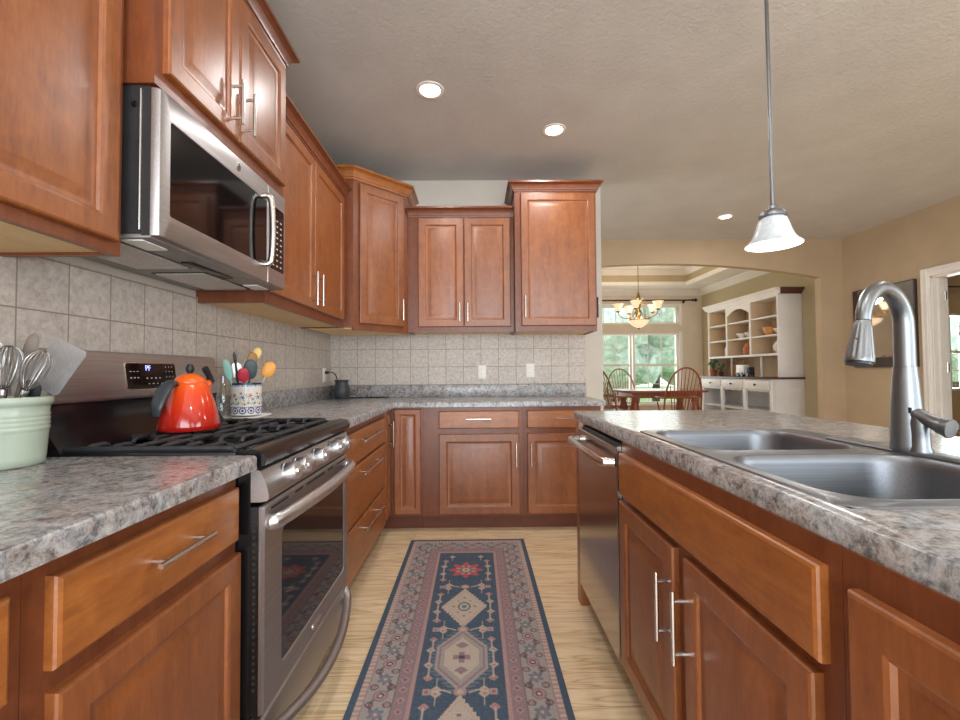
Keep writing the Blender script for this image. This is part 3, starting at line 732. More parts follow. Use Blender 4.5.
# ================================================================== RANGE
RY_0, RY_1 = 1.158, 1.917
rg = thing('gas_range', 'stainless gas range with black cooktop between the cabinets', 'range', (-.88, 1.5375, 0))
FXR = -.556
bm = B(); box(bm, XW+.02, -.59, RY_0, RY_1, .04, .885); finish('body', bm, M['black'], rg, smooth=False, world=True)
for y in (RY_0+.05, RY_1-.05):
    for x in (-.65, -1.13):
        bm = B(); lathe(bm, [(.018, 0), (.018, .012), (.012, .014), (.012, .041)], 12, (x, y)); finish('foot', bm, M['black'], rg, world=True)
# cooktop pan with rounded front
bm = B()
prof = [(-1.165, .884), (-1.165, .890), (-1.14, .894), (-.64, .894), (-.625, .918), (-.585, .926), (-.560, .919), (-.548, .903), (-.552, .884), (-.575, .876), (-.60, .876)]
loft(bm, [[(x, y, z) for x, z in prof] for y in (RY_0, RY_0+.004, RY_1-.004, RY_1)])
finish('cooktop', bm, M['black'], rg, world=True)
bm = B()
for (y0, y1) in ((RY_0, RY_0+.02), (RY_1-.02, RY_1)): box(bm, -1.13, -.63, y0, y1, .893, .918, .004)
finish('cooktop_rim', bm, M['black'], rg, world=True)
# burners
for (x, y, r) in ((-.76, 1.30, .045), (-1.0, 1.30, .036), (-.76, 1.775, .05), (-1.0, 1.775, .036), (-.88, 1.5375, .042)):
    bm = B(); lathe(bm, [(r*1.25, .8935), (r*1.25, .900), (r, .902), (r, .912), (r*.9, .916), (0, .917)], 24, (x, y)); finish('burner', bm, M['iron'], rg, world=True)
# three cast iron grates
for k in range(3):
    y0 = RY_0+.025+.2365*k; y1 = y0+.232; bm = B(); x0, x1 = -1.105, -.645
    ring = rrect(x0, x1, y0, y1, .02, .924, 4); tube(bm, ring+[ring[0], ring[1]], .0085, 8)
    for xx in np.linspace(x0+.066, x1-.066, 6):
        ym = (y0+y1)/2; g = .042 if abs(xx-(-.76)) < .05 or abs(xx+1.0) < .05 else .0
        for (a, b) in ((y0, ym-g), (ym+g, y1)) if g else ((y0, y1),):
            tube(bm, curve_pts([(xx, a+.001, .917), (xx, a+.012, .929), (xx, (a+b)/2, .930), (xx, b-.012, .929), (xx, b-.001, .917)], 12), .0068, 8)
    for xx in (-.88, -.76, -1.0): tube(bm, [(xx-.05, (y0+y1)/2, .927), (xx+.05, (y0+y1)/2, .927)], .0066, 8) if xx == -.88 else None
    for yy in (y0, y1): tube(bm, [(x0, yy, .922), (x1, yy, .922)], .0075, 8)
    for (xx, yy) in ((x0, y0), (x0, y1), (x1, y0), (x1, y1), (-.88, y0), (-.88, y1)): tube(bm, [(xx, yy, .8945), (xx, yy, .922)], .007, 8)
    finish('grate', bm, M['iron'], rg, world=True)
# control panel, slanted and rounded
bm = B()
prof = [(-.60, .874), (-.580, .8735), (-.566, .868), (-.552, .84), (-.545, .815), (-.543, .800), (-.548, .790), (-.565, .787), (-.60, .787)]
loft(bm, [[(x, y, z) for x, z in prof] for y in (RY_0+.002, RY_0+.014, RY_1-.014, RY_1-.002)])
finish('control_panel', bm, M['steel'], rg, world=True)
kn = Vector((.97, 0, .25)).normalized(); kq = Vector((0, 0, 1)).rotation_difference(kn).to_matrix().to_4x4()
for y in (1.285, 1.365, 1.52, 1.685, 1.775):
    mt = Matrix.Translation((-.5525, y, .836)) @ kq
    bm = B(); lathe(bm, [(.029, -.004), (.029, .004), (.0268, .006), (.0258, .032), (.0235, .037), (0, .0375)], 28, mat=mt); kb = finish('knob', bm, M['satin'], rg, world=True)
    bm = B(); box(bm, -.006, .006, -.0245, .0245, .030, .047, .002); bm.transform(mt); finish('knob_grip', bm, M['satin'], kb, world=True)
# oven door
bm = B(); y0, y1, z0, z1 = RY_0+.003, RY_1-.003, .235, .776
wy0, wy1, wz0, wz1 = 1.268, 1.858, .302, .684
def xr(x, a, b, c, d_, r): return [(x, y, z) for (y, z, _) in rrect(a, b, c, d_, r, 0, 4)]
loft(bm, [xr(-.592, y0, y1, z0, z1, .004), xr(-.5705, y0, y1, z0, z1, .004)]); odb = bm; bm = B()
loft(bm, [xr(-.570, y0+.001, y1-.001, z0, z1, .006), xr(-.562, y0, y1, z0, z1, .008), xr(FXR, y0+.006, y1-.006, z0+.006, z1-.006, .008), xr(FXR, wy0, wy1, wz0, wz1, .022), xr(FXR-.004, wy0+.003, wy1-.003, wz0+.003, wz1-.003, .02)], True, False)
od = finish('oven_door', bm, M['steel'], rg, world=True); finish('door_core', odb, M['black'], od, world=True)
bm = B(); loft(bm, [xr(FXR-.010, wy0, wy1, wz0, wz1, .02), xr(FXR-.0035, wy0+.003, wy1-.003, wz0+.003, wz1-.003, .02)]); ow = finish('oven_window', bm, M['ovenglass'], od, world=True)
bm = B(); loft(bm, [xr(FXR-.0034, wy0+.055, wy1-.055, wz0+.035, wz1-.045, .01), xr(FXR-.0028, wy0+.056, wy1-.056, wz0+.036, wz1-.046, .01)]); bm.free()
hy0, hy1 = 1.195, 1.885
bm = B(); HP = curve_pts([(FXR-.004, hy0-.008, .728), (FXR+.022, hy0, .730), (FXR+.044, 1.36, .734), (FXR+.052, 1.54, .735), (FXR+.044, 1.72, .734), (FXR+.022, hy1, .730), (FXR-.004, hy1+.008, .728)], 30)
tube(bm, HP, .0180, 16, flat=1.15, up=(0, 0, 1)); finish('oven_handle', bm, M['satin'], od, world=True)
bm = B()
for (a, b) in ((1.20, 1.31), (1.36, 1.42), (1.45, 1.62), (1.655, 1.715), (1.76, 1.87)): box(bm, FXR-.004, FXR+.0005, a, b, .7565, .763)
finish('door_vent', bm, M['dark_slot'], od, smooth=False, world=True)
bm = B()
for k in range(26): box(bm, -.585, -.578, RY_0+.0025, RY_0+.0032, .30+.017*k, .308+.017*k)
finish('side_vent', bm, M['dark_slot'], od, smooth=False, world=True)
bm = B(); loft(bm, [xr(FXR-.001, 1.50, 1.585, .257, .277, .006), xr(FXR+.003, 1.501, 1.584, .258, .276, .006)]); finish('badge', bm, M['nickel'], od, world=True)
# storage drawer with a bowed lower rail
bm = B(); loft(bm, [xr(-.592, y0, y1, .085, .228, .004), xr(-.566, y0, y1, .085, .228, .006), xr(-.560, y0+.006, y1-.006, .091, .222, .006)]); sdw = finish('storage_drawer', bm, M['steel'], rg, world=True)
bm = B(); DPn = curve_pts([(-.566, RY_0+.012, .205), (-.545, RY_0+.05, .175), (-.515, 1.37, .150), (-.503, 1.54, .142), (-.515, 1.71, .150), (-.545, RY_1-.05, .175), (-.566, RY_1-.012, .205)], 30)
tube(bm, DPn, .017, 12, flat=.8, up=(0, 0, 1)); finish('drawer_rail', bm, M['steel'], sdw, world=True)
# backguard
bm = B()
prof = [(XW+.02, .884), (XW+.02, 1.192), (-1.150, 1.196), (-1.136, 1.190), (-1.118, 1.055), (-1.122, 1.045), (XW+.03, 1.043)]
loft(bm, [[(x, y, z) for x, z in prof] for y in (RY_0+.001, RY_0+.02, RY_1-.02, RY_1-.001)])
bg = finish('backguard', bm, M['steel'], rg, world=True)
bm = B(); prof = [(XW+.021, .886), (XW+.021, 1.0425), (-1.123, 1.0425), (-1.128, 1.02), (-1.120, .97), (-1.09, .925), (-1.085, .912), (-1.1, .906)]
loft(bm, [[(x, y, z) for x, z in prof] for y in (RY_0+.0015, RY_1-.0015)]); finish('backguard_base', bm, M['black'], rg, world=True)
sl = Vector((.018, 0, -.135)).normalized()   # slope of the stainless panel
up_ = -sl; nrm = Vector((up_.z, 0, -up_.x))
MBG = Matrix(((0, up_.x, nrm.x, -1.1285), (1, 0, 0, 1.54), (0, up_.z, nrm.z, 1.120), (0, 0, 0, 1)))  # text plane on the panel
bm = B(); loft(bm, [[tuple(MBG @ Vector((x, y, z_))) for (x, y, _) in rrect(-.122+i, .122-i, -.050+i, .046-i, .012, 0, 4)] for z_, i in ((-.002, 0), (.0015, 0), (.0025, .002))]); dsp0 = finish('display_bezel', bm, M['nickel'], bg, world=True)
bm = B(); loft(bm, [[tuple(MBG @ Vector((x, y, z_))) for (x, y, _) in rrect(-.116, .116, -.046, .041, .010, 0, 4)] for z_ in (.0, .0032)]); dsp_bm = bm
M['digits'] = emit('blue_digits', (150, 160, 255), 2.2)
lettering('clock_digits', 'PF', .026, M['digits'], bg, MBG @ Matrix.Translation((-.020, .024, .0034)))
M['legend'] = plain('grey_legend', (190, 190, 190), .5)
bm = dsp_bm; NF0 = len(bm.faces)
def mark(x, y, w, h):
    lp = [(x-w/2, y-h/2), (x+w/2, y-h/2), (x+w/2, y+h/2), (x-w/2, y+h/2)]
    loft(bm, [[tuple(MBG @ Vector((a, b, z_))) for a, b in lp] for z_ in (.003, .0036)])
for x in (-.098, -.083, -.068): mark(x, .013, .008, .002); mark(x, -.008, .007, .004)
for x in (-.028, -.008, .012, .032): mark(x, -.010, .006, .004)
for x in (-.022, -.002, .018, .038, .058, .076, .092): mark(x, -.029, .007, .003)
for x in (.066, .082, .098):
    for y in (.030, .013, -.006): mark(x, y, .003, .003)
bm.faces.ensure_lookup_table()
for f in bm.faces[NF0:]: f.material_index = 1
dsp = finish('display', bm, [M['blackglass'], M['legend']], bg, world=True)

# ================================================================== MICROWAVE
mw = thing('microwave', 'stainless over-the-range microwave mounted above the range', 'microwave', (-1.02, 1.54, 1.49))
MX = -.838; my0, my1, mz0, mz1 = 1.160, 1.930, 1.487, 1.897
bm = B(); box(bm, XW+.01, -.885, my0, my1, mz0+.012, mz1); finish('case', bm, M['charcoal'], mw, smooth=False, world=True)
bm = B(); tube(bm, [(-.888, my0-.001, mz0+.02), (-.888, my0-.001, mz1-.01)], .0028, 8); finish('case_seam', bm, M['nickel'], mw, world=True)
bm = B(); lathe(bm, [(.0085, 0), (.0085, .003), (.004, .0045), (0, .0045)], 16, mat=Matrix.Translation((-.905, my0+.0005, 1.845)) @ Matrix.Rotation(PI/2, 4, 'X')); finish('screw', bm, M['black'], mw, world=True)
bm = B(); box(bm, -.8849, -.862, my0+.001, my1-.001, mz0+.006, mz1-.002); finish('door_backing', bm, M['charcoal'], mw, smooth=False, world=True)
# door: rounded left edge
dy1 = 1.770
bm = B(); wa, wb, wc, wd = 1.202, dy1-.004, 1.556, 1.822
def frame_loop(x, i, r): return xr(x, my0+.001+i, dy1-i*.2, mz0+.003+i*.2, mz1-.003-i*.2, r)
loft(bm, [frame_loop(-.8618, 0, .004), frame_loop(-.850, .0, .006), frame_loop(-.841, .005, .008), frame_loop(MX, .016, .010), xr(MX, wa, wb, wc, wd, .008), xr(MX-.003, wa+.002, wb-.002, wc+.002, wd-.002, .008)], True, False)
md = finish('door', bm, M['steel'], mw, world=True)
bm = B(); loft(bm, [xr(MX-.010, wa, wb, wc, wd, .008), xr(MX-.002, wa+.002, wb-.002, wc+.002, wd-.002, .008)]); finish('door_window', bm, M['blackglass'], md, world=True)
bm = B(); HP = curve_pts([(MX-.002, 1.722, 1.826), (MX+.022, 1.724, 1.825), (MX+.034, 1.727, 1.800), (MX+.039, 1.728, 1.69), (MX+.034, 1.727, 1.580), (MX+.022, 1.724, 1.556), (MX-.002, 1.722, 1.555)], 30)
tube(bm, HP, .0115, 14, flat=.8, up=(0, 1, 0)); finish('handle', bm, M['nickel'], md, world=True)
bm = B(); loft(bm, [xr(-.8618, dy1+.002, my1-.001, mz0+.003, mz1-.003, .004), xr(-.842, dy1+.002, my1-.001, mz0+.003, mz1-.003, .006), xr(MX, dy1+.004, my1-.005, mz0+.006, mz1-.006, .006)]); mc = finish('control_section', bm, M['steel'], mw, world=True)
bm = B(); loft(bm, [xr(MX-.002, dy1+.022, my1-.018, 1.556, 1.822, .008), xr(MX+.0015, dy1+.022, my1-.018, 1.556, 1.822, .008)]); NF0 = len(bm.faces)
for i in range(3):
    for j in range(9):
        y = dy1+.045+.034*i; z = 1.575+.024*j; box(bm, MX+.0014, MX+.002, y-.007, y+.007, z-.003, z+.003)
bm.faces.ensure_lookup_table()
for f in bm.faces[NF0:]: f.material_index = 1
finish('keypad', bm, [M['blackglass'], M['legend']], mc, world=True)
def badge(par, c, r, up_vec, facing):
    # a round emblem: disc, ring and a curled monogram
    bm = B(); lathe(bm, [(r, -.001), (r, .0012), (r*.9, .002), (0, .002)], 32, mat=c); b = finish('badge', bm, M['nickel'], par, world=True)
    bm = B(); ring = [tuple(c @ Vector((r*.78*math.cos(a), r*.78*math.sin(a), .002))) for a in np.linspace(0, 2*PI, 33)]; tube(bm, ring, r*.045, 6)
    for s in (-1, 1):
        cp = [(s*r*.5, r*.28), (s*r*.2, r*.42), (s*r*.12, 0), (s*r*.3, -r*.35), (s*r*.5, -r*.1), (s*r*.25, r*.02)]
        tube(bm, [tuple(c @ Vector((p.x, p.y, .002))) for p in curve_pts([(a, b_, 0) for a, b_ in cp], 20)], r*.045, 6)
    finish('monogram', bm, M['charcoal'], b, world=True)
badge(md, Matrix.Translation((MX, 1.545, 1.857)) @ FACE_XP, .0155, None, None)
# underside: vent plate, two filters, lamp and hose
bm = B(); box(bm, XW+.012, -.8622, my0+.004, my1-.004, mz0+.0, mz0+.0115, .002); vp = finish('vent_plate', bm, M['charcoal'], mw, world=True)
M['vent'] = plain('grey_vent_steel', (150, 145, 140), .4, .5, .06)
vp.data.materials.clear(); vp.data.materials.append(M['vent'])
M['mesh'] = plain('aluminium_filter_mesh', (206, 202, 196), .5, .2, .12, 220)
for (a, b) in ((1.20, 1.50), (1.58, 1.88)):
    bm = B(); loft(bm, [[(x, y, z) for x, y, _ in rrect(-1.165, -.965, a-.012, b+.012, .016, 0, 3)] for z in (mz0+.001, mz0-.002)]); finish('filter_gasket', bm, M['black'], vp, world=True)
    bm = B(); loft(bm, [[(x, y, z) for x, y, _ in rrect(-1.155, -.975, a, b, .012, 0, 3)] for z in (mz0+.001, mz0-.004)]); finish('grease_filter', bm, M['mesh'], vp, world=True)
for (a, b) in ((1.18, 1.28), (1.80, 1.90)):
    bm = B(); loft(bm, [[(x, y, z) for x, y, _ in rrect(-.955, -.895, a, b, .006, 0, 3)] for z in (mz0+.001, mz0-.003)]); finish('lamp_cover', bm, M['whiteplastic'], vp, world=True)
bm = B(); box(bm, -.955, -.915, 1.42, 1.66, mz0-.006, mz0+.001, .003); finish('vent_slot', bm, M['black'], vp, world=True)

# ================================================================== RUG
def build_rug():
    W, L, cxr, ye = .748, 2.44, -.063, 2.948
    nx, ny = 200, 640
    xs_ = np.linspace(-W/2, W/2, nx); ys_ = np.linspace(0, L, ny)   # y measured from far end toward the camera
    X, Yv = np.meshgrid(xs_, ys_)
    rng = np.random.default_rng(3)
    lc = lambda c: np.array(lin(c)[:3])
    navy, navy2, cream, pink, red, grey, mauve, dark, teal = [lc(c) for c in ((76, 92, 110), (98, 114, 128), (200, 184, 168), (186, 148, 144), (196, 92, 96), (172, 162, 156), (154, 130, 134), (84, 78, 90), (116, 130, 140))]
    C = np.empty(X.shape+(3,)); C[:] = navy
    e = np.minimum(np.minimum(W/2-np.abs(X), Yv*1.0), (L-Yv)*1.0)      # distance to the nearest edge
    along = np.where(W/2-np.abs(X) <= np.minimum(Yv, L-Yv), Yv, X+5)
    def put(m, c, a=1.0): C[m] = C[m]*(1-a)+c*a
    put((e > .026), pink); put((e > .026) & (e < .046) & (np.floor(along/.011) % 2 == 0), cream)
    put(e > .046, mauve); put(e > .052, grey)
    w = (e > .052) & (e < .148); u = (e-.100)/.048; s = along/.165; ph = (s % 1)-.5
    # vine, rosettes and hooks of the wide border
    vine = np.abs(u-.62*np.sin(2*PI*s)) < .12; put(w & vine, dark, .75)
    ros = (np.hypot(ph*.165, (e-.100)) < .027); put(w & ros, mauve); put(w & (np.hypot(ph*.165, e-.100) < .020), pink); put(w & (np.hypot(ph*.165, e-.100) < .013), dark); put(w & (np.hypot(ph*.165, e-.100) < .007), cream)
    ph2 = ((s+.5) % 1)-.5; r2 = np.hypot(ph2*.165, e-.100); th = np.arctan2(e-.100, ph2*.165)
    put(w & (r2 < .024+.006*np.cos(6*th)), teal); put(w & (r2 < .014+.004*np.cos(6*th)), mauve); put(w & (r2 < .006), cream)
    for q4 in (.25, .75):
        p4 = ((s-q4+.5) % 1)-.5; r4 = np.hypot(p4*.165, np.abs(e-.100)-.030); put(w & (np.abs(r4-.012) < .0028), dark, .8); put(w & (r4 < .006), red, .6)
    put((e > .146) & (e < .150), dark, .7)
    g = (e > .150) & (e < .196); put(g, mauve); put(g & (np.abs((along/.05 % 1)-.5)*.05 + np.abs(e-.173) < .016), pink); put(g & (np.abs((along/.05 % 1)-.5)*.05 + np.abs(e-.173) < .008), dark, .7)
    put((e > .196) & (e < .214), pink); put((e > .203) & (e < .208) & (np.floor(along/.009) % 2 == 0), grey)
    fld = e > .214; put(fld, navy)
    streak = rng.random(ny)[:, None]; put(fld & (rng.random(X.shape) < .25) & (streak > .3), navy2, .6)
    ctr = ye - np.array([2.50, 2.115, 1.745, 1.375, .99])
    def saw(v, p): return np.abs((v/p) % 1-.5)*2
    for k, c in enumerate(ctr):
        dx, dy = X, Yv-c; ax_, ay = np.abs(dx), np.abs(dy)
        if k in (1, 3):       # serrated lozenge
            m = ax_/.105+ay/.165
            put(m < 1+.10*saw(dx+dy*.6, .024), cream); put((m < .92) & (m > .86), pink, .35)
            r = np.hypot(dx, dy*.75); put((r < .030), navy2); put(r < .022, cream); put(r < .012, teal)
            for (a, b) in ((.05, 0), (-.05, 0), (0, .08), (0, -.08), (.028, .05), (-.028, .05), (.028, -.05), (-.028, -.05)): put(np.hypot(dx-a, dy-b) < .007, red if abs(b) == .05 else dark, .7)
        elif k == 2:          # stepped hexagon
            m = np.maximum(ax_/.100, (ax_*.75+ay*.62)/.118); put((m < 1.12+.12*saw(dy, .03)) & (saw(dy, .02) > .4), teal, .8); put(m < 1.0, grey); put((m < .9) & (m > .82), mauve); put(m < .66, cream)
            put((ax_ < .034) & (ay < .012), mauve); put((ax_ < .012) & (ay < .032), mauve); put((ax_ < .012) & (ay < .010), dark); put((ax_*.8+np.abs(ay-.075)) < .022, mauve)
        else:                 # red star flower
            th = np.arctan2(dy, dx); r = np.hypot(dx, dy)
            put(r < .078+.018*np.cos(8*th), red); put(r < .050+.012*np.cos(8*th+PI), pink); put(r < .036+.008*np.cos(8*th), dark, .7); put(r < .024, cream); put(r < .010, red)
        for sx in (-1, 1):    # side sprays
            for sy in (-1, 1):
                for (a, b) in ((.120, .115), (.085, .175), (.125, .045)):
                    f = np.abs(dx-sx*a)+np.abs(dy-sy*b); put(fld & (f < .020), pink if a == .12 else cream, .9); put(fld & (f < .008), red, .8)
                    stem = (np.abs(dx-sx*a) < .003) & (dy*sy < b) & (dy*sy > b-.055); put(fld & stem, cream, .8)
    mid = (ctr[:-1]+ctr[1:])/2
    for c in mid:
        dx, dy = X, Yv-c
        put(fld & (np.hypot(dx, dy*1.2) < .024), pink); put(fld & (np.hypot(dx, dy*1.2) < .012), cream)
        for sx in (-1, 1):
            arc = np.abs(dy-(.028-.06*np.abs(np.sin(dx*22))*.6)) < .004; put(fld & arc & (np.abs(dx) < .105) & (np.abs(dx) > .03), cream, .7)
            put(fld & (np.maximum(np.abs(dx-sx*.118), np.abs(dy)) < .014), grey); put(fld & (np.maximum(np.abs(dx-sx*.118), np.abs(dy)) < .006), red)
    C *= (.90+.16*rng.random(X.shape+(1,))); C *= (1+.06*np.sin(Yv*900)[..., None])
    verts = np.stack([X+cxr, ye-Yv, np.full_like(X, .009)], -1).reshape(-1, 3)
    idx = np.arange(nx*ny).reshape(ny, nx)
    faces = np.stack([idx[:-1, :-1], idx[1:, :-1], idx[1:, 1:], idx[:-1, 1:]], -1).reshape(-1, 4)
    # skirt down to the floor
    per = np.concatenate([idx[0, :], idx[1:, -1], idx[-1, -2::-1], idx[-2:0:-1, 0]]); nb = len(verts)
    low = verts[per].copy(); low[:, 2] = .0005; nP_ = len(per); k = np.arange(nP_)
    sk_ = np.stack([per, np.roll(per, -1), nb+np.roll(k, -1), nb+k], -1)
    allv = np.concatenate([verts, low]); allf = np.concatenate([faces, sk_])
    me = bpy.data.meshes.new('runner_rug'); me.from_pydata(allv.tolist(), [], allf.tolist())
    col = np.concatenate([C.reshape(-1, 3), np.repeat(navy[None], nP_, 0)]); col = np.clip(np.concatenate([col, np.ones((len(col), 1))], 1), 0, 1)
    at = me.color_attributes.new('pattern', 'FLOAT_COLOR', 'POINT'); at.data.foreach_set('color', col.astype(np.float32).ravel())
    me.materials.append(M['rug']); o = bpy.data.objects.new('runner_rug', me); COL.objects.link(o)
    at_origin(o, (cxr, ye-L/2, 0)); tag(o, 'navy and rose patterned runner rug on the kitchen floor', 'rug')
build_rug()

# ================================================================== RECESSED LIGHTS AND PENDANT
def can(x, y, label, on=True):
    t = thing('recessed_light', label, 'ceiling light', (x, y, ZC), 0, 'recessed ceiling lights')
    bm = B(); lathe(bm, [(.082, .0), (.080, -.005), (.062, -.007), (.058, -.003), (.058, -.001)], 32, cap0=False, cap1=False); finish('trim_ring', bm, M['white'], t)
    bm = B(); lathe(bm, [(.0575, -.0015), (.0575, -.003), (0, -.0045)], 28, cap0=False); finish('lens', bm, M['can'], t)
    l = bpy.data.lights.new('recessed_lamp', 'AREA'); l.shape = 'DISK'; l.size = .11; l.energy = CAN_W; l.color = CAN_COL
    o = bpy.data.objects.new('recessed_lamp', l); COL.objects.link(o); o.parent = t; o.location = (0, 0, -.012)
can(-.255, 2.518, 'recessed ceiling light above the left run of cabinets, left of the other two')
can(.546, 2.944, 'recessed ceiling light above the aisle, middle of the three')
can(2.69, 4.64, 'recessed ceiling light behind the pendant, farthest of the three')
for x, y in ((-.25, .55), (.55, .35), (2.6, 2.0), (3.6, .2), (1.2, -1.2)): can(x, y, 'recessed ceiling light overhead, outside the picture')
PX, PY = 1.105, 1.60
pn = thing('pendant_lamp', 'pendant lamp with white bell glass over the island', 'lamp', (PX, PY, 1.565))
bm = B(); tube(bm, [(0, 0, .158), (-.004, 0, ZC-1.565-.02)], .0065, 12); finish('rod', bm, M['faucet'], pn)
bm = B(); lathe(bm, [(.06, ZC-1.565), (.06, ZC-1.565-.02), (.02, ZC-1.565-.03)], 24); finish('canopy', bm, M['faucet'], pn)
bm = B(); lathe(bm, [(.010, .170), (.016, .165), (.018, .152), (.040, .142), (.045, .132), (.045, .124), (.036, .120)], 28); finish('shade_holder', bm, M['faucet'], pn)
bm = B(); lathe(bm, [(.036, .121), (.045, .114), (.053, .092), (.061, .066), (.070, .045), (.083, .029), (.092, .022), (.093, .019), (.090, .018), (.081, .026), (.067, .043), (.057, .066), (.049, .092), (.042, .112), (.034, .117)], 40, cap0=False, cap1=False); finish('glass_shade', bm, M['pendant'], pn)
bm = B(); lathe(bm, [(0, .018), (.02, .022), (.027, .038), (.023, .06), (.013, .08), (.013, .12)], 20); finish('bulb', bm, M['bulb'], pn)
l = bpy.data.lights.new('pendant_light', 'POINT'); l.energy = 3; l.color = (1, .92, .82); l.shadow_soft_size = .03
o = bpy.data.objects.new('pendant_light', l); COL.objects.link(o); o.parent = pn; o.location = (0, 0, -.02)

# ================================================================== SMALL KITCHEN THINGS
def outlet(loc, facing, label, n=2):
    t = thing('wall_outlet', label, 'outlet', loc, facing, 'white wall outlets')
    bm = B(); box(bm, -.036, .036, -.006, 0, -.058, .058, .003); finish('cover_plate', bm, M['whiteplastic'], t)
    for z in (-.022, .022):
        bm = B(); loft(bm, [[(x, y_, z+zz2) for x, zz2, _ in rrect(-.016, .016, -.014, .014, .008, 0, 4)] for y_ in (-.0055, -.008)]); r_ = finish('receptacle', bm, M['whiteplastic'], t)
        bm = B(); box(bm, -.0075, -.0055, -.0086, -.0078, z-.001, z+.007); box(bm, .0055, .0075, -.0086, -.0078, z-.001, z+.006); finish('slots', bm, M['dark_slot'], r_, smooth=False)
    return t
outlet((.053, YW-.009, 1.122), 0, 'white outlet on the back tiles, left of the pair')
outlet((.462, YW-.009, 1.131), 0, 'white outlet on the back tiles, right of the pair')
outlet((XW+.009, 3.555, 1.105), XP, 'white outlet on the left wall tiles with a black plug in it')

# sage crock with utensils
CKX, CKY = -1.095, 1.03
def crock():
    t = thing('utensil_crock', 'sage green ribbed crock at the left picture edge', 'crock', (CKX, CKY, CZ1))
    pr = [(.074, 0), (.080, .003), (.082, .02), (.086, .075)]
    for k in range(4): z = .082+.0105*k; pr += [(.0870, z), (.0895, z+.004), (.0872, z+.0085)]
    pr += [(.0885, .135), (.0890, .139), (.0945, .142), (.0955, .150), (.0945, .158), (.090, .160), (.086, .157), (.083, .13), (.078, .012), (0, .010)]
    pr = [(r*.885, z) for r, z in pr]
    bm = B(); lathe(bm, pr, 48, cap1=False); finish('pot', bm, M['sage'], t, ang=1.2)
crock()
def stick(base, top, r=.004): return [Vector(base), Vector(top)]
M['whiskwire'] = brushed('whisk_wire', (176, 172, 168), .35, 'z', .05)
def whisk(base, top, size, label, n=6):
    base, top = Vector(base), Vector(top); ax_ = (top-base).normalized(); L = (top-base).length
    t = thing('whisk', label, 'whisk', tuple(base), 0, None)
    q_ = Vector((0, 0, 1)).rotation_difference(ax_).to_matrix().to_4x4(); mt = Matrix.Translation(base) @ q_
    hl = L-size*1.9
    bm = B(); tube(bm, [mt @ Vector((0, 0, 0)), mt @ Vector((0, 0, hl))], .007, 10); finish('handle', bm, M['chrome'], t, world=True)
    bm = B()
    for k in range(n):
        a = PI*k/n; u = Vector((math.cos(a), math.sin(a), 0)); pts = []
        for i in range(25):
            s = i/24*2*PI; w = size*.55*math.sin(s/2)**1.0 * (1 if True else 1)
            pp = Vector((0, 0, hl + size*1.9*(1-math.cos(s))/2)) + u*(size*.62*math.sin(s)*(.55+.45*(1-math.cos(s))/2)); pts.append(mt @ pp)
        tube(bm, pts, .0010, 5)
    finish('wires', bm, M['whiskwire'], t, world=True)
cz = CZ1+.012
whisk((CKX-.01, CKY-.01, cz), (-.990, 1.014, 1.180), .052, 'steel balloon whisk at the right of the sage crock, in front of the turner', 10)
whisk((CKX+.01, CKY-.03, cz), (-1.040, .988, 1.190), .052, 'steel balloon whisk leaning left of centre in the sage crock', 9)
whisk((CKX-.02, CKY-.03, cz), (-1.088, .99, 1.206), .058, 'large wire whisk at the left edge of the sage crock', 9)
M['bladesteel'] = brushed('worn_steel_blade', (214, 216, 220), .42, 'z', .05)
def turner():
    t = thing('metal_turner', 'wide steel turner leaning right out of the sage crock', 'spatula', (CKX, CKY+.03, cz))
    b0 = Vector((CKX-.02, CKY+.02, cz)); tp = Vector((-1.040, 1.058, 1.098))
    bm = B(); tube(bm, [b0, tp], .006, 8); finish('handle', bm, M['chrome'], t, world=True)
    # blade: tapered plate, tilted to the right and facing the room
    c0 = Vector((-1.036, 1.06, 1.092)); dirv = Vector((.44, .12, .88)).normalized(); sidev = Vector((.90, -.10, -.36)).normalized(); sidev = (sidev-dirv*sidev.dot(dirv)).normalized(); nv = dirv.cross(sidev)
    def P_(u, v, w): return tuple(c0+dirv*v+sidev*u+nv*w)
    out = [(-.044, .006), (-.036, -.002), (.036, -.002), (.044, .006), (.050, .112), (.044, .120), (-.044, .120), (-.050, .112)]
    bm = B(); loft(bm, [[P_(u, v, w) for u, v in out] for w in (-.0006, .0006)]); finish('blade', bm, M['bladesteel'], t, world=True)
turner()
def spoon(base, tip_, rw, rl, mat, label, cat, grp=None, hm=None, flat=.25, name='cooking_spoon', face=(.46, -.89, 0)):
    base, tip_ = Vector(base), Vector(tip_); t = thing(name, label, cat, tuple(base), 0, grp); ax_ = (tip_-base).normalized()
    bm = B(); tube(bm, [base, tip_-ax_*rl], [.005, .0045], 10); finish('handle', bm, hm or mat, t, world=True)
    nv = Vector(face); nv = (nv-ax_*nv.dot(ax_)).normalized(); sv = ax_.cross(nv); c = tip_-ax_*rl*.7
    loops = []
    for i in range(13):
        s = -1+2*i/12; w = math.sqrt(max(.0004, 1-abs(s)**2.6))
        loops.append([tuple(c+ax_*(s*rl)+sv*(rw*w*math.cos(a))+nv*(rw*flat*w*math.sin(a))) for a in np.linspace(0, 2*PI, 16, endpoint=False)])
    bm = B(); loft(bm, loops); finish('head', bm, mat, t, world=True)
M['greytool'] = plain('taupe_nylon', (112, 98, 86), .5)
M['blacktool'] = plain('black_nylon', (30, 30, 33), .45)
M['woodtool'] = plain('bare_wood', (170, 118, 60), .6, 0, .12)
spoon((CKX-.01, CKY, cz), (-1.050, 1.05, 1.212), .013, .040, M['greytool'], 'taupe spoon standing behind the whisks in the sage crock', 'spoon')
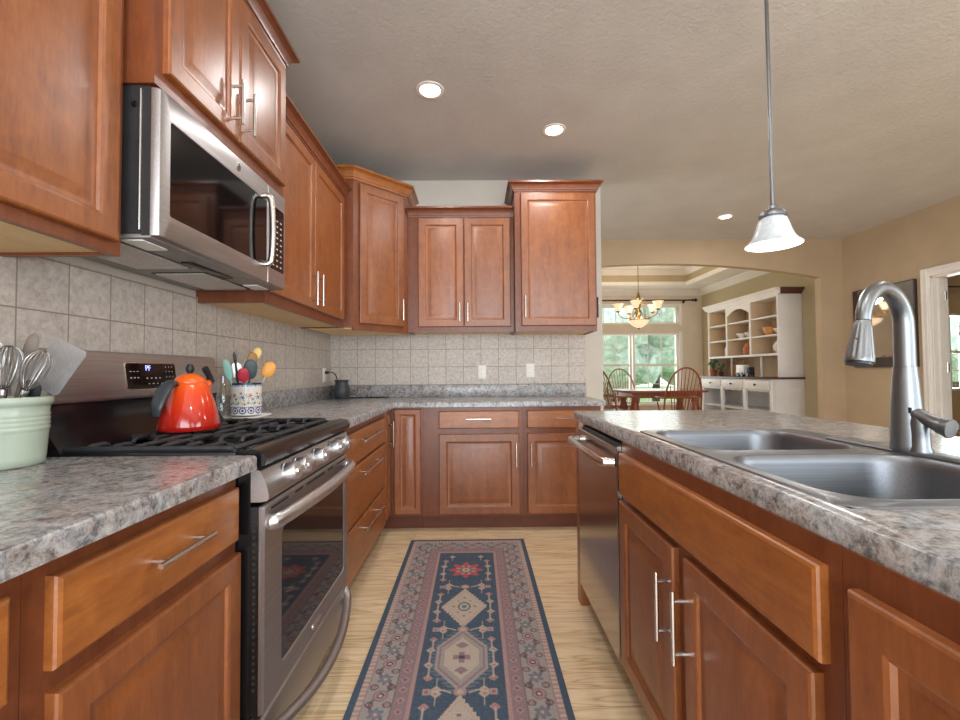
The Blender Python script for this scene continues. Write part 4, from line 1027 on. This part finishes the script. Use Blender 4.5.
spoon((CKX+.0, CKY-.03, cz), (-1.085, .965, 1.150), .024, .034, M['blacktool'], 'black nylon spoon at the front left of the sage crock', 'spoon')
spoon((CKX+.01, CKY+.02, cz), (-1.035, 1.035, 1.105), .018, .030, M['blacktool'], 'short black ladle between the whisks in the sage crock', 'ladle', name='ladle')

# red kettle on the range
KX, KY, KZ = -.955, 1.475, .9375
kt = thing('kettle', 'flame red enamel kettle on the range grates', 'kettle', (KX, KY, KZ))
bm = B(); lathe(bm, [(.078, 0), (.087, .003), (.090, .012), (.089, .022), (.082, .055), (.071, .095), (.060, .128), (.053, .148), (.049, .156), (.042, .158)], 48); finish('body', bm, M['redenamel'], kt, ang=.9)
bm = B(); lathe(bm, [(.0485, .1565), (.049, .160), (.044, .170), (.034, .180), (.018, .187), (.0, .189)], 40); lid = finish('lid', bm, M['redenamel'], kt, ang=.9)
bm = B(); lathe(bm, [(.007, .187), (.0075, .190), (.012, .198), (.0125, .206), (.008, .218), (0, .220)], 24); finish('lid_knob', bm, M['blacktool'], lid)
hd = Vector((-.22, -.975, 0)).normalized()
M['handlegrey'] = plain('charcoal_phenolic', (58, 62, 66), .35)
bm = B(); HP = curve_pts([tuple(hd*.052+Vector((0, 0, .150))), tuple(hd*.072+Vector((0, 0, .158))), tuple(hd*.098+Vector((0, 0, .132))), tuple(hd*.118+Vector((0, 0, .088))), tuple(hd*.120+Vector((0, 0, .056)))], 24)
n_ = len(HP); tube(bm, HP, [.012+.014*math.sin(PI*i/(n_-1)) for i in range(n_)], 14, flat=.42, up=tuple(hd)); finish('handle', bm, M['handlegrey'], kt)
bm = B(); tube(bm, [tuple(-hd*.052+Vector((0, 0, .120))), tuple(-hd*.078+Vector((0, 0, .158)))], [.017, .013], 16); finish('spout', bm, M['redenamel'], kt)
bm = B(); tube(bm, curve_pts([tuple(-hd*.078+Vector((0, 0, .156))), tuple(-hd*.084+Vector((0, 0, .168))), tuple(-hd*.070+Vector((0, 0, .192))), tuple(-hd*.060+Vector((0, 0, .206)))], 12), [.014]*4+[.010]*4+[.011]*5, 14); finish('whistle', bm, M['blacktool'], kt)

# tray, painted crock, utensils, glass bottle behind the range
TXx, TYy = -1.098, 2.11
tr = B(); loft(tr, [rrect(TXx-.085+i, TXx+.085-i, TYy-.13+i, TYy+.10-i, .03, CZ1+z, 5) for i, z in ((.006, 0), (0, .006), (.0, .012), (.004, .012), (.008, .007))])
o = finish('tray', tr, M['whiteplastic']); at_origin(o, (TXx, TYy, CZ1)); tag(o, 'small white tray under the painted crock by the range', 'tray')
def painted_crock():
    seg, nz, r, h = 160, 100, .068, .152
    prof = [(r*.93, 0), (r, .004)]; zs2 = np.linspace(.004, h, nz)
    V_, F_, C_ = [], [], []
    lc = lambda c: np.array(lin(c)[:3]); white, blue, redc, green, navy = lc((226, 222, 210)), lc((58, 78, 150)), lc((200, 62, 56)), lc((92, 128, 84)), lc((36, 44, 92))
    rng = np.random.default_rng(5)
    for j, z in enumerate(zs2):
        for i in range(seg):
            a = 2*PI*i/seg; V_.append((r*math.cos(a), r*math.sin(a), z)); c = white
            s = a*r; v = z
            p = ((s/.0356) % 1-.5)*.0356; rr = math.hypot(p, v-.024)
            if v < .008: c = white
            elif rr < .016: c = blue if (rr > .011 or rr < .006) else white
            if .038 < v < .042 and (s/.008) % 1 < .5: c = blue
            if .042 <= v < .122:
                if abs(v-.072-.020*math.sin(s*2*PI/.036)) < .0020 or abs(v-.072-.018*math.sin(s*2*PI/.036+2.2)) < .0016: c = green
                for (pp, vv, rad, cc) in ((.014, .095, .010, redc), (.034, .060, .006, blue), (.054, .085, .009, blue), (.062, .054, .006, redc), (.046, .104, .007, redc), (.024, .078, .006, blue), (.006, .060, .006, green), (.066, .098, .006, green)):
                    dx = ((s/.0712) % 1)*.0712-pp; th = math.atan2(v-vv, dx); r3 = math.hypot(dx, v-vv)
                    if r3 < rad*(.7+.4*math.cos(5*th)): c = cc
            if v > h-.008: c = navy
            elif v > h-.016 and (s/.007) % 1 < .5: c = blue
            C_.append(c)
    for j in range(nz-1):
        for i in range(seg):
            k = (i+1) % seg; F_.append((j*seg+i, j*seg+k, (j+1)*seg+k, (j+1)*seg+i))
    n0 = len(V_)
    for i in range(seg): a = 2*PI*i/seg; V_.append((r*.93*math.cos(a), r*.93*math.sin(a), 0)); C_.append(white)
    for i in range(seg): a = 2*PI*i/seg; V_.append(((r-.006)*math.cos(a), (r-.006)*math.sin(a), h)); C_.append(navy)
    for i in range(seg): a = 2*PI*i/seg; V_.append(((r-.008)*math.cos(a), (r-.008)*math.sin(a), .01)); C_.append(white)
    for i in range(seg):
        k = (i+1) % seg
        F_.append((n0+i, n0+k, k, i)); F_.append(((nz-1)*seg+i, (nz-1)*seg+k, n0+seg+k, n0+seg+i)); F_.append((n0+seg+i, n0+seg+k, n0+2*seg+k, n0+2*seg+i))
    F_.append(tuple(n0+seg-1-i for i in range(seg))); F_.append(tuple(n0+2*seg+i for i in range(seg)))
    me = bpy.data.meshes.new('painted_crock'); me.from_pydata(V_, [], F_)
    at = me.color_attributes.new('pattern', 'FLOAT_COLOR', 'POINT'); cc = np.concatenate([np.array(C_), np.ones((len(C_), 1))], 1); at.data.foreach_set('color', cc.astype(np.float32).ravel())
    me.polygons.foreach_set('use_smooth', [True]*len(me.polygons)); me.set_sharp_from_angle(angle=.8); me.materials.append(M['glaze'])
    o = bpy.data.objects.new('painted_crock', me); COL.objects.link(o); o.location = (TXx, TYy, CZ1+.0125)
    tag(o, 'flower-painted white and blue crock full of utensils beside the range', 'crock')
painted_crock()
kz = CZ1+.024
def cm(name, rgb, rough=.45): return plain(name, rgb, rough)
spoon((-1.1180, 2.0900, 0.9380), (-1.1533, 2.0314, 1.1753), 0.017, 0.052, cm('mint_silicone', (150, 200, 186)), 'mint green spatula leaning far left in the painted crock', 'spatula', flat=.3, name='spatula')
spoon((-1.1080, 2.0900, 0.9380), (-1.1278, 2.0577, 1.2163), 0.007, 0.028, M['blacktool'], 'black tool handle standing at the left of the painted crock', 'utensil', name='tongs')
spoon((-1.0880, 2.0800, 0.9380), (-1.0773, 2.0404, 1.1403), 0.024, 0.034, cm('crimson_silicone', (190, 40, 62)), 'crimson spatula low at the front of the painted crock', 'spatula', flat=.3, name='spatula')
spoon((-1.0980, 2.1100, 0.9380), (-1.0640, 2.0866, 1.1776), 0.029, 0.050, cm('slate_nylon', (72, 84, 88)), 'slate grey spoon at the centre of the painted crock', 'spoon')
spoon((-1.1180, 2.1400, 0.9380), (-1.0839, 2.1400, 1.2164), 0.023, 0.038, cm('wooden_spoon', (168, 120, 66)), 'wooden spoon behind the slate grey spoon in the painted crock', 'spoon')
spoon((-1.1280, 2.1300, 0.9380), (-1.0739, 2.1729, 1.2436), 0.019, 0.030, cm('yellow_silicone', (238, 206, 120)), 'pale yellow spatula, tallest at the back of the painted crock', 'spatula', flat=.3, name='spatula')
spoon((-1.0980, 2.1300, 0.9380), (-1.0050, 2.1640, 1.1683), 0.029, 0.042, cm('orange_silicone', (240, 166, 74)), 'orange spatula leaning far right out of the painted crock', 'spatula', flat=.3, name='spatula', hm=cm('clear_handle', (200, 190, 180)))
spoon((-1.1280, 2.0900, 0.9380), (-1.1306, 2.0785, 1.1652), 0.028, 0.042, M['whiskwire'], 'steel slotted turner behind the mint spatula in the painted crock', 'spatula', flat=.06, name='slotted_turner')
bm = B(); lathe(bm, [(.020, 0), (.022, .004), (.022, .10), (.012, .135), (.010, .185), (.012, .188), (.010, .19)], 24, (-1.150, 2.005)); bm.transform(Matrix.Translation((0, 0, CZ1+.0125))); o = finish('glass_bottle', bm, M['clear']); at_origin(o, (-1.150, 2.005, CZ1+.0125)); tag(o, 'slim clear glass bottle left of the painted crock', 'bottle')

# wax warmer with its cord
WX, WY = -1.085, 3.56
ww = thing('wax_warmer', 'dark grey ceramic warmer in the counter corner', 'warmer', (WX, WY, CZ1))
M['slateceramic'] = plain('slate_ceramic', (62, 64, 68), .45, 0, .15, 30)
bm = B(); lathe(bm, [(.045, 0), (.050, .004), (.062, .030), (.067, .062), (.062, .090), (.050, .122), (.050, .135), (.058, .150), (.055, .152), (.045, .135), (.0, .130)], 36); finish('body', bm, M['slateceramic'], ww)
bm = B(); tube(bm, curve_pts([(XW+.012, 3.555, 1.127), (XW+.05, 3.555, 1.129), (-1.14, 3.565, 1.110), (-1.118, 3.575, 1.02), (-1.155, 3.62, .95), (-1.12, 3.655, .921), (-1.02, 3.64, .9185), (-.95, 3.62, .9185), (-.87, 3.655, .9185), (-.78, 3.67, .9185), (-.74, 3.64, .9185), (-.86, 3.63, .9185), (-.96, 3.655, .9185)], 72), .004, 8); finish('cord', bm, M['blacktool'], ww, world=True)
bm = B(); box(bm, XW+.0185, XW+.045, 3.543, 3.567, 1.115, 1.139, .003); finish('plug', bm, M['blacktool'], ww, world=True)
# white ornament lying on top of the middle wall cabinet
bm = B()
for k in range(5): lathe(bm, [(.012, 0), (.022, .012), (.024, .03), (.014, .045), (0, .05)], 14, (-.16+.04*k, 3.50)); 
bm.transform(Matrix.Translation((0, 0, 2.3605))); bmesh.ops.scale(bm, vec=(1, 1, 1.0), verts=bm.verts)
box(bm, -.19, .03, 3.475, 3.525, 2.3605, 2.372)
o = finish('garland', bm, M['white']); at_origin(o, (-.08, 3.5, 2.3605)); tag(o, 'small white garland on top of the middle wall cabinet', 'decoration')

# ================================================================== MIRROR ON THE RIGHT WALL
mi = thing('wall_mirror', 'dark wood framed mirror on the right wall', 'mirror', (XR, 4.91, 1.60))
a0, a1, b0, b1 = 4.535, 5.29, 1.140, 2.065
def mr_(x, i): return [(x, a0+i, b0+i), (x, a1-i, b0+i), (x, a1-i, b1-i), (x, a0+i, b1-i)]
bm = B(); loft(bm, [mr_(XR-.001, 0), mr_(XR-.030, 0), mr_(XR-.036, .010), mr_(XR-.026, .085), mr_(XR-.024, .105), mr_(XR-.012, .115), mr_(XR-.010, .118)], True, False); finish('frame', bm, M['espresso'], mi, world=True, ang=.3)
bm = B(); loft(bm, [mr_(XR-.004, .11), mr_(XR-.012, .11), mr_(XR-.014, .135)]); finish('glass', bm, M['mirror'], mi, world=True, ang=.05)

# ================================================================== DINING ROOM
hu = thing('hutch', 'white dining hutch with open shelves and dark crown end', 'hutch', (4.4, 7.08, 0))
HX0, HXU, HXB = 4.165, 4.29, XR-.006; hy0, hy1 = 6.14, 8.05
def hpart(name, bm, m, par=None, ang=.6): return finish(name, bm, m, par or hu, world=True, ang=ang, smooth=True)
# base carcass: side panels, bottom shelf, back
bm = B(); box(bm, HX0+.02, HXB, hy0, hy0+.03, .0, .985, .002); box(bm, HX0+.02, HXB, hy1-.03, hy1, .0, .985, .002)
box(bm, HXB-.015, HXB, hy0+.03, hy1-.03, .1, .985); box(bm, HX0+.02, HXB-.015, hy0+.03, hy1-.03, .50, .525); box(bm, HX0+.02, HXB-.015, hy0+.03, hy1-.03, .08, .105)
for y in np.linspace(hy0+.02, hy1-.02, 4): box(bm, HX0, HX0+.04, y-.03, y+.03, 0, .985, .003)
box(bm, HX0+.01, HX0+.03, hy0, hy1, .80, .985)
hpart('base_case', bm, M['hutch'])
bm = B(); box(bm, HX0-.02, HXB, hy0-.02, hy1+.02, .9855, 1.012, .004); hpart('base_top', bm, M['hutchdark'])
ys3 = np.linspace(hy0+.03, hy1-.03, 4)
for k in range(3):
    bm = B(); box(bm, HX0-.012, HX0+.0095, ys3[k]+.025, ys3[k+1]-.025, .830, .965, .003); dwr = hpart('drawer', bm, M['hutch'])
    bm = B(); ym = (ys3[k]+ys3[k+1])/2; lathe(bm, [(.008, 0), (.008, .012), (.018, .020), (.014, .028), (0, .030)], 14, mat=Matrix.Translation((HX0-.012, ym, .90)) @ Matrix.Rotation(-PI/2, 4, 'Y')); hpart('knob', bm, M['bronze'], dwr)
bm = B(); box(bm, 4.26, 4.56, hy0-.004, hy0-.0002, .12, .86)
for x in np.arange(4.28, 4.55, .03): box(bm, x-.009, x+.009, hy0-.007, hy0-.0035, .13, .85)
finish('side_panel', bm, M['hutch'], hu, world=True)
# upper case
bm = B(); zt = 2.20
box(bm, HXU, HXB, hy0+.015, hy0+.045, 1.0125, zt, .002); box(bm, HXU, HXB, hy1-.045, hy1-.015, 1.0125, zt, .002)
box(bm, HXU, HXB, hy0+.045, hy1-.045, zt-.03, zt)
hpart('upper_case', bm, M['hutch'])
bm = B(); box(bm, HXB-.012, HXB, hy0+.045, hy1-.045, 1.0125, zt-.03)
for y in np.arange(hy0+.1, hy1-.06, .08): box(bm, HXB-.014, HXB-.0115, y-.004, y+.004, 1.02, zt-.03)
M['beadboard'] = paint('aged_beadboard', (214, 186, 152), .05, 50); hpart('back_panel', bm, M['beadboard'])
ysu = [hy0+.03, 6.80, 7.44, hy1-.03]
bm = B(); box(bm, HXU+.02, HXB-.015, hy1-.048, hy1-.0452, 1.0125, zt-.03); hpart('end_lining', bm, M['beadboard'])
for y in ysu[1:3]:
    bm = B(); box(bm, HXU+.0125, HXB-.015, y-.018, y+.018, 1.36, zt-.03); dv = hpart('divider', bm, M['beadboard']); bm = B(); box(bm, HXU, HXU+.012, y-.02, y+.02, 1.36, zt-.03, .002); hpart('face_strip', bm, M['hutch'], dv)
bm = B(); box(bm, HXU-.01, HXB-.015, hy0+.045, hy1-.045, 1.325, 1.36, .003); hpart('shelf', bm, M['hutch'])
for k in range(3):
    for z in (1.625, 1.90):
        bm = B(); box(bm, HXU+.01, HXB-.015, ysu[k]+.021, ysu[k+1]-.021, z-.011, z+.011, .002); hpart('shelf', bm, M['hutch'])
# arched valance over the centre bay
bm = B(); arc = [(6.82, zt-.03), (6.82, 2.02)]
for i in range(13): u = i/12; arc.append((6.82+.60*u, 2.02+.10*math.sin(PI*u)))
arc += [(7.42, zt-.03)]
loft(bm, [[(HXU, y, z) for y, z in arc], [(HXU+.02, y, z) for y, z in arc]]); hpart('valance', bm, M['hutch'])
for y in (6.68, 7.46):
    bm = B(); box(bm, HXU+.08, HXU+.10, y-.01, y+.01, 1.0125, 1.325); hpart('support_post', bm, M['hutch'])
bm = B(); sweep(bm, [(HXU, hy1+.01), (HXU, hy0+.0149)][::-1][::-1], [(o_, zt-.01+z_*1.2) for o_, z_ in [(0, 0), (.01, 0), (.02, .02), (.06, .05), (.075, .06), (.08, .075), (0, .075)]]); bm.free()
cp = [(0, 0), (.008, 0), (.016, .02), (.045, .055), (.062, .068), (.066, .085), (0, .085)]
bm = B(); loft(bm, [[(HXU-o_, y, zt+z_) for o_, z_ in cp] for y in (hy0-.045, hy1+.05)]); box(bm, HXU, HXB, hy0+.02, hy1-.015, zt, zt+.02); hpart('crown_front', bm, M['hutch'])
bm = B(); loft(bm, [[(x, hy0+.0145-o_, zt+z_) for o_, z_ in cp] for x in (HXU-.0, HXB)]); ce = hpart('crown_end', bm, M['hutchdark']); ce['label'] = 'dark brown crown end'
# hutch contents
def small(name, prof, loc, mat, label, cat, group=None, seg=20):
    bm = B(); lathe(bm, prof, seg); o = finish(name, bm, mat); o.location = loc; tag(o, label, cat, group); return o
bowl = [(.03, 0), (.035, .004), (.075, .05), (.095, .085), (.09, .085), (.07, .05), (0, .012)]
M['porcelain'] = plain('porcelain', (230, 224, 220), .25, 0, .03)
M['ambercer'] = plain('amber_ceramic', (206, 138, 72), .3, 0, .15, 20)
M['terracotta'] = plain('terracotta', (170, 92, 58), .6, 0, .1)
M['foliage'] = M['leaf2']
z2, z1_, z0_ = 1.636+.001, 1.361, 1.0125
small('porcelain_bowl', bowl, (4.42, 7.20, z2), M['porcelain'], 'white porcelain bowl on the middle hutch shelf, left of two', 'bowl', 'hutch bowls')
small('porcelain_bowl', bowl, (4.42, 6.98, z2), M['porcelain'], 'white porcelain bowl on the middle hutch shelf, right of two', 'bowl', 'hutch bowls')
small('amber_bowl', [(.05, 0), (.09, .04), (.11, .12), (.10, .125), (.08, .04), (0, .02)], (4.42, 6.50, z2), M['ambercer'], 'amber bowl on the middle shelf of the right hutch bay', 'bowl')
small('porcelain_cup', bowl, (4.40, 6.27, z2), M['porcelain'], 'white bowl at the near end of the right hutch bay, beside the amber bowl', 'bowl')
small('lidded_jar', [(.08, 0), (.11, .02), (.115, .12), (.08, .17), (.085, .18), (.06, .21), (.02, .23), (.02, .25), (0, .255)], (4.42, 6.98, z1_), M['terracotta'], 'terracotta lidded jar on the lower shelf of the centre hutch bay', 'jar')
small('round_vase', [(.04, 0), (.085, .04), (.10, .10), (.07, .16), (.03, .19), (.035, .21)], (4.42, 6.30, z1_), M['porcelain'], 'round pale vase on the lower shelf of the right hutch bay', 'vase')
small('slim_bottle', [(.03, 0), (.035, .01), (.035, .12), (.015, .18), (.015, .22)], (4.40, 7.62, z1_), M['porcelain'], 'slim pale bottle on the lower shelf of the left hutch bay', 'bottle')
# little wooden caddy with two white boxes on the hutch top
cd = thing('toy_truck', 'small white box truck ornament on the hutch top', 'ornament', (4.30, 6.98, z0_))
bm = B(); box(bm, 4.26, 4.35, 6.93, 7.14, z0_+.035, z0_+.19, .004); finish('cargo_box', bm, M['porcelain'], cd, world=True)
bm = B(); box(bm, 4.26, 4.35, 6.80, 6.925, z0_+.035, z0_+.15, .008); finish('cab', bm, M['charcoal'], cd, world=True)
for y in (6.84, 6.98, 7.09):
    for x in (4.262, 4.345): bm = B(); lathe(bm, [(.033, -.012), (.036, 0), (.033, .012)], 16, mat=Matrix.Translation((x, y, z0_+.036)) @ Matrix.Rotation(PI/2, 4, 'Y')); finish('wheel', bm, M['black'], cd, world=True)
bm = B(); box(bm, 4.52, 4.54, 7.35, 7.78, z0_, z0_+.26, .004); o = finish('cutting_board', bm, M['woodtool']); at_origin(o, (4.53, 7.56, z0_)); tag(o, 'wooden board leaning at the back of the hutch top, behind the plants', 'board')
def plant(x, y, pr, mat, label, h):
    t = thing('potted_plant', label, 'plant', (x, y, z0_), 0, None)
    bm = B(); lathe(bm, [(pr*.7, 0), (pr, pr*1.6), (pr*1.05, pr*1.7), (pr*.9, pr*1.7), (pr*.8, pr*1.4), (0, pr*1.4)], 20); finish('pot', bm, mat, t)
    bm = B()
    for k in range(16):
        a = random.uniform(0, 2*PI); rr = random.uniform(.5, 1)*h*.6; zz3 = pr*1.4+h*random.uniform(.35, .9)
        p = curve_pts([(0, 0, pr*1.4), (rr*.4*math.cos(a), rr*.4*math.sin(a), zz3), (rr*math.cos(a), rr*math.sin(a), zz3*.95)], 8); tube(bm, p, [.003, .006, .012, .018, .022, .024, .018, .010, .002][:len(p)], 6, flat=.3)
    finish('foliage', bm, M['foliage'], t)
plant(4.28, 7.86, .065, M['terracotta'], 'leafy plant in a clay pot at the far end of the hutch top', .22)
plant(4.27, 7.60, .05, M['hutchdark'], 'small plant in a dark pot next to the clay-potted plant on the hutch', .16)

# table
tb = thing('dining_table', 'reddish wood dining table by the far windows', 'table', (3.1, 7.75, 0))
TZT = .785
bm = B(); loft(bm, [rrect(2.50+i, 3.95-i, 7.25+i, 8.25-i, .20, z, 8) for i, z in ((.006, TZT-.035), (0, TZT-.03), (0, TZT-.006), (.006, TZT))]); finish('table_top', bm, M['redwood'], tb, world=True)
bm = B(); gridsolid(bm, [2.64, 2.665, 3.785, 3.81], [7.39, 7.415, 8.085, 8.11], lambda i, j: (i, j) != (1, 1), TZT-.13, TZT-.0355); finish('apron', bm, M['redwood'], tb, smooth=False, world=True)
for x in (2.71, 3.74):
    for y in (7.46, 8.04):
        bm = B(); lathe(bm, [(.035, 0), (.045, .05), (.04, .12), (.065, .3), (.075, .45), (.05, .58), (.06, .60), (.06, TZT-.131)], 18, (x, y)); finish('leg', bm, M['redwood'], tb, world=True)
# windsor chairs
def windsor(x, y, rz, label):
    t = thing('windsor_chair', label, 'chair', (x, y, 0), rz, 'windsor dining chairs')
    sh_ = .47
    bm = B(); loft(bm, [[(p[0]*s, p[1]*s, z) for p in rrect(-.25, .25, -.22, .22, .12, 0, 6)] for s, z in ((.90, sh_-.035), (1, sh_-.025), (1, sh_-.008), (.95, sh_), (.6, sh_-.010))]); finish('seat', bm, M['redwood'], t)
    for sx in (-1, 1):
        for sy in (-1, 1):
            bm = B(); tube(bm, [(sx*.17, sy*.15, sh_-.03), (sx*.20, sy*.18, .25), (sx*.235, sy*.215, 0)], [.016, .022, .012], 10); finish('leg', bm, M['redwood'], t)
    bm = B(); tube(bm, [(-.207, -.19, .18), (-.207, .19, .18)], .012, 8); tube(bm, [(.207, -.19, .18), (.207, .19, .18)], .012, 8); tube(bm, [(-.207, 0, .18), (.207, 0, .18)], .012, 8); finish('stretcher', bm, M['redwood'], t)
    # the seat faces local +y; the back bow stands over the rear edge, raked backwards
    bow = []
    hh = .70
    def bp_(a): return (-.275*math.cos(a)*(1.0+.10*math.sin(a)), -.185-.16*math.sin(a)**.8 if math.sin(a) > 0 else -.185, sh_-.012+hh*max(0, math.sin(a))**.72)
    bow = [bp_(a) for a in np.linspace(0, PI, 33)]
    bm = B(); tube(bm, bow, .0135, 10); finish('back_bow', bm, M['redwood'], t)
    for k in range(9):
        xx = -.175+.35*k/8; a = math.acos(max(-1, min(1, -(xx*1.18)/.27))); b_ = bp_(a)
        bm = B(); tube(bm, [(xx*.8, -.17, sh_-.012), ((xx*.8+b_[0])/2, (-.17+b_[1])/2-.002, (sh_+b_[2])/2), b_], [.006, .0075, .005], 8); finish('spindle', bm, M['redwood'], t)
    # arm bow
    bm = B(); ar = curve_pts([(-.27, .13, sh_+.235), (-.285, -.05, sh_+.235), (-.23, -.21, sh_+.24), (0, -.275, sh_+.245), (.23, -.21, sh_+.24), (.285, -.05, sh_+.235), (.27, .13, sh_+.235)], 30); tube(bm, ar, .013, 8); finish('arm_rail', bm, M['redwood'], t)
    for sx in (-1, 1):
        bm = B(); tube(bm, [(sx*.21, .10, sh_-.012), (sx*.265, .11, sh_+.232)], [.013, .010], 8); finish('arm_post', bm, M['redwood'], t)
windsor(3.09, 6.75, 0, 'windsor armchair in front of the dining table, back to the kitchen')
windsor(2.36, 7.30, -PI/2+.25, 'windsor armchair at the left end of the dining table, seen from the side')
windsor(2.90, 8.50, PI, 'windsor armchair behind the dining table, against the window')

# chandelier
CHX, CHY, CHZ = 2.70, 7.20, 1.80
ch = thing('chandelier', 'brass chandelier with alabaster glass shades over the dining table', 'chandelier', (CHX, CHY, CHZ))
bm = B(); tube(bm, [(0, 0, .62), (0, 0, TZ-CHZ-.02)], .006, 8); lathe(bm, [(.06, TZ-CHZ), (.055, TZ-CHZ-.03), (.012, TZ-CHZ-.05)], 20); finish('stem', bm, M['brass'], ch)
bm = B(); lathe(bm, [(.0, .0), (.012, .0), (.02, .02), (.012, .03), (.02, .20), (.045, .24), (.02, .28), (.03, .36), (.045, .42), (.02, .46), (.03, .52), (.018, .60), (.006, .63)], 20); finish('column', bm, M['brass'], ch)
bm = B(); lathe(bm, [(.02, .03), (.06, .045), (.12, .085), (.155, .135), (.162, .150), (.155, .150), (.11, .09), (.05, .055), (.02, .05)], 32, cap0=False, cap1=False); finish('glass_bowl', bm, M['chand'], ch)
bm = B(); lathe(bm, [(.160, .150), (.168, .156), (.160, .165), (.152, .158)], 32, cap0=False, cap1=False); finish('bowl_rim', bm, M['brass'], ch)
for k in range(5):
    a = 2*PI*k/5+.45; c_, s_ = math.cos(a), math.sin(a); A = lambda r, z: (r*c_, r*s_, z)
    bm = B(); tube(bm, curve_pts([A(.02, .34), A(.10, .22), A(.20, .19), A(.30, .23), A(.325, .30)], 20), .007, 8); tube(bm, curve_pts([A(.02, .44), A(.08, .50), A(.11, .44), A(.07, .40)], 12), .005, 6)
    lathe(bm, [(.012, .29), (.03, .30), (.03, .315)], 14, (.325*c_, .325*s_)); arm = finish('arm', bm, M['brass'], ch)
    bm = B(); lathe(bm, [(.028, .312), (.045, .335), (.055, .375), (.078, .42), (.090, .432), (.086, .432), (.05, .38), (.04, .34), (.02, .318)], 24, (.325*c_, .325*s_), cap0=False, cap1=False); finish('glass_shade', bm, M['chand'], arm)
    bm = B(); lathe(bm, [(.01, .316), (.022, .35), (.026, .38), (.015, .405), (0, .41)], 14, (.325*c_, .325*s_)); finish('bulb', bm, M['bulb'], arm)
l = bpy.data.lights.new('chandelier_light', 'POINT'); l.energy = 24; l.color = (1, .88, .70); l.shadow_soft_size = .18
o = bpy.data.objects.new('chandelier_light', l); COL.objects.link(o); o.parent = ch; o.location = (0, 0, .56)

# curtain rod in the dining room
bm = B(); tube(bm, [(2.05, DB-.085, 2.545), (4.40, DB-.085, 2.545)], .014, 12)
o = thing('curtain_rod', 'long dark curtain rod above the dining room window', 'curtain rod', (3.2, DB-.085, 2.545)); finish('rod', bm, M['bronze'], o, world=True)
for x, s_ in ((2.05, -1), (4.40, 1)):
    bm = B(); lathe(bm, [(.014, 0), (.028, .01), (.014, .03), (.03, .055), (.034, .075), (.02, .10), (0, .115)], 16, mat=Matrix.Translation((x, DB-.085, 2.545)) @ Matrix.Rotation(s_*PI/2, 4, 'Y')); finish('finial', bm, M['bronze'], o, world=True)
for x in (2.15, 3.2, 4.25):
    bm = B(); box(bm, x-.015, x+.015, DB-.02, DB, 2.49, 2.56, .003); tube(bm, curve_pts([(x, DB-.01, 2.51), (x, DB-.06, 2.505), (x, DB-.085, 2.53)], 8), .008, 8); finish('bracket', bm, M['bronze'], o, world=True)
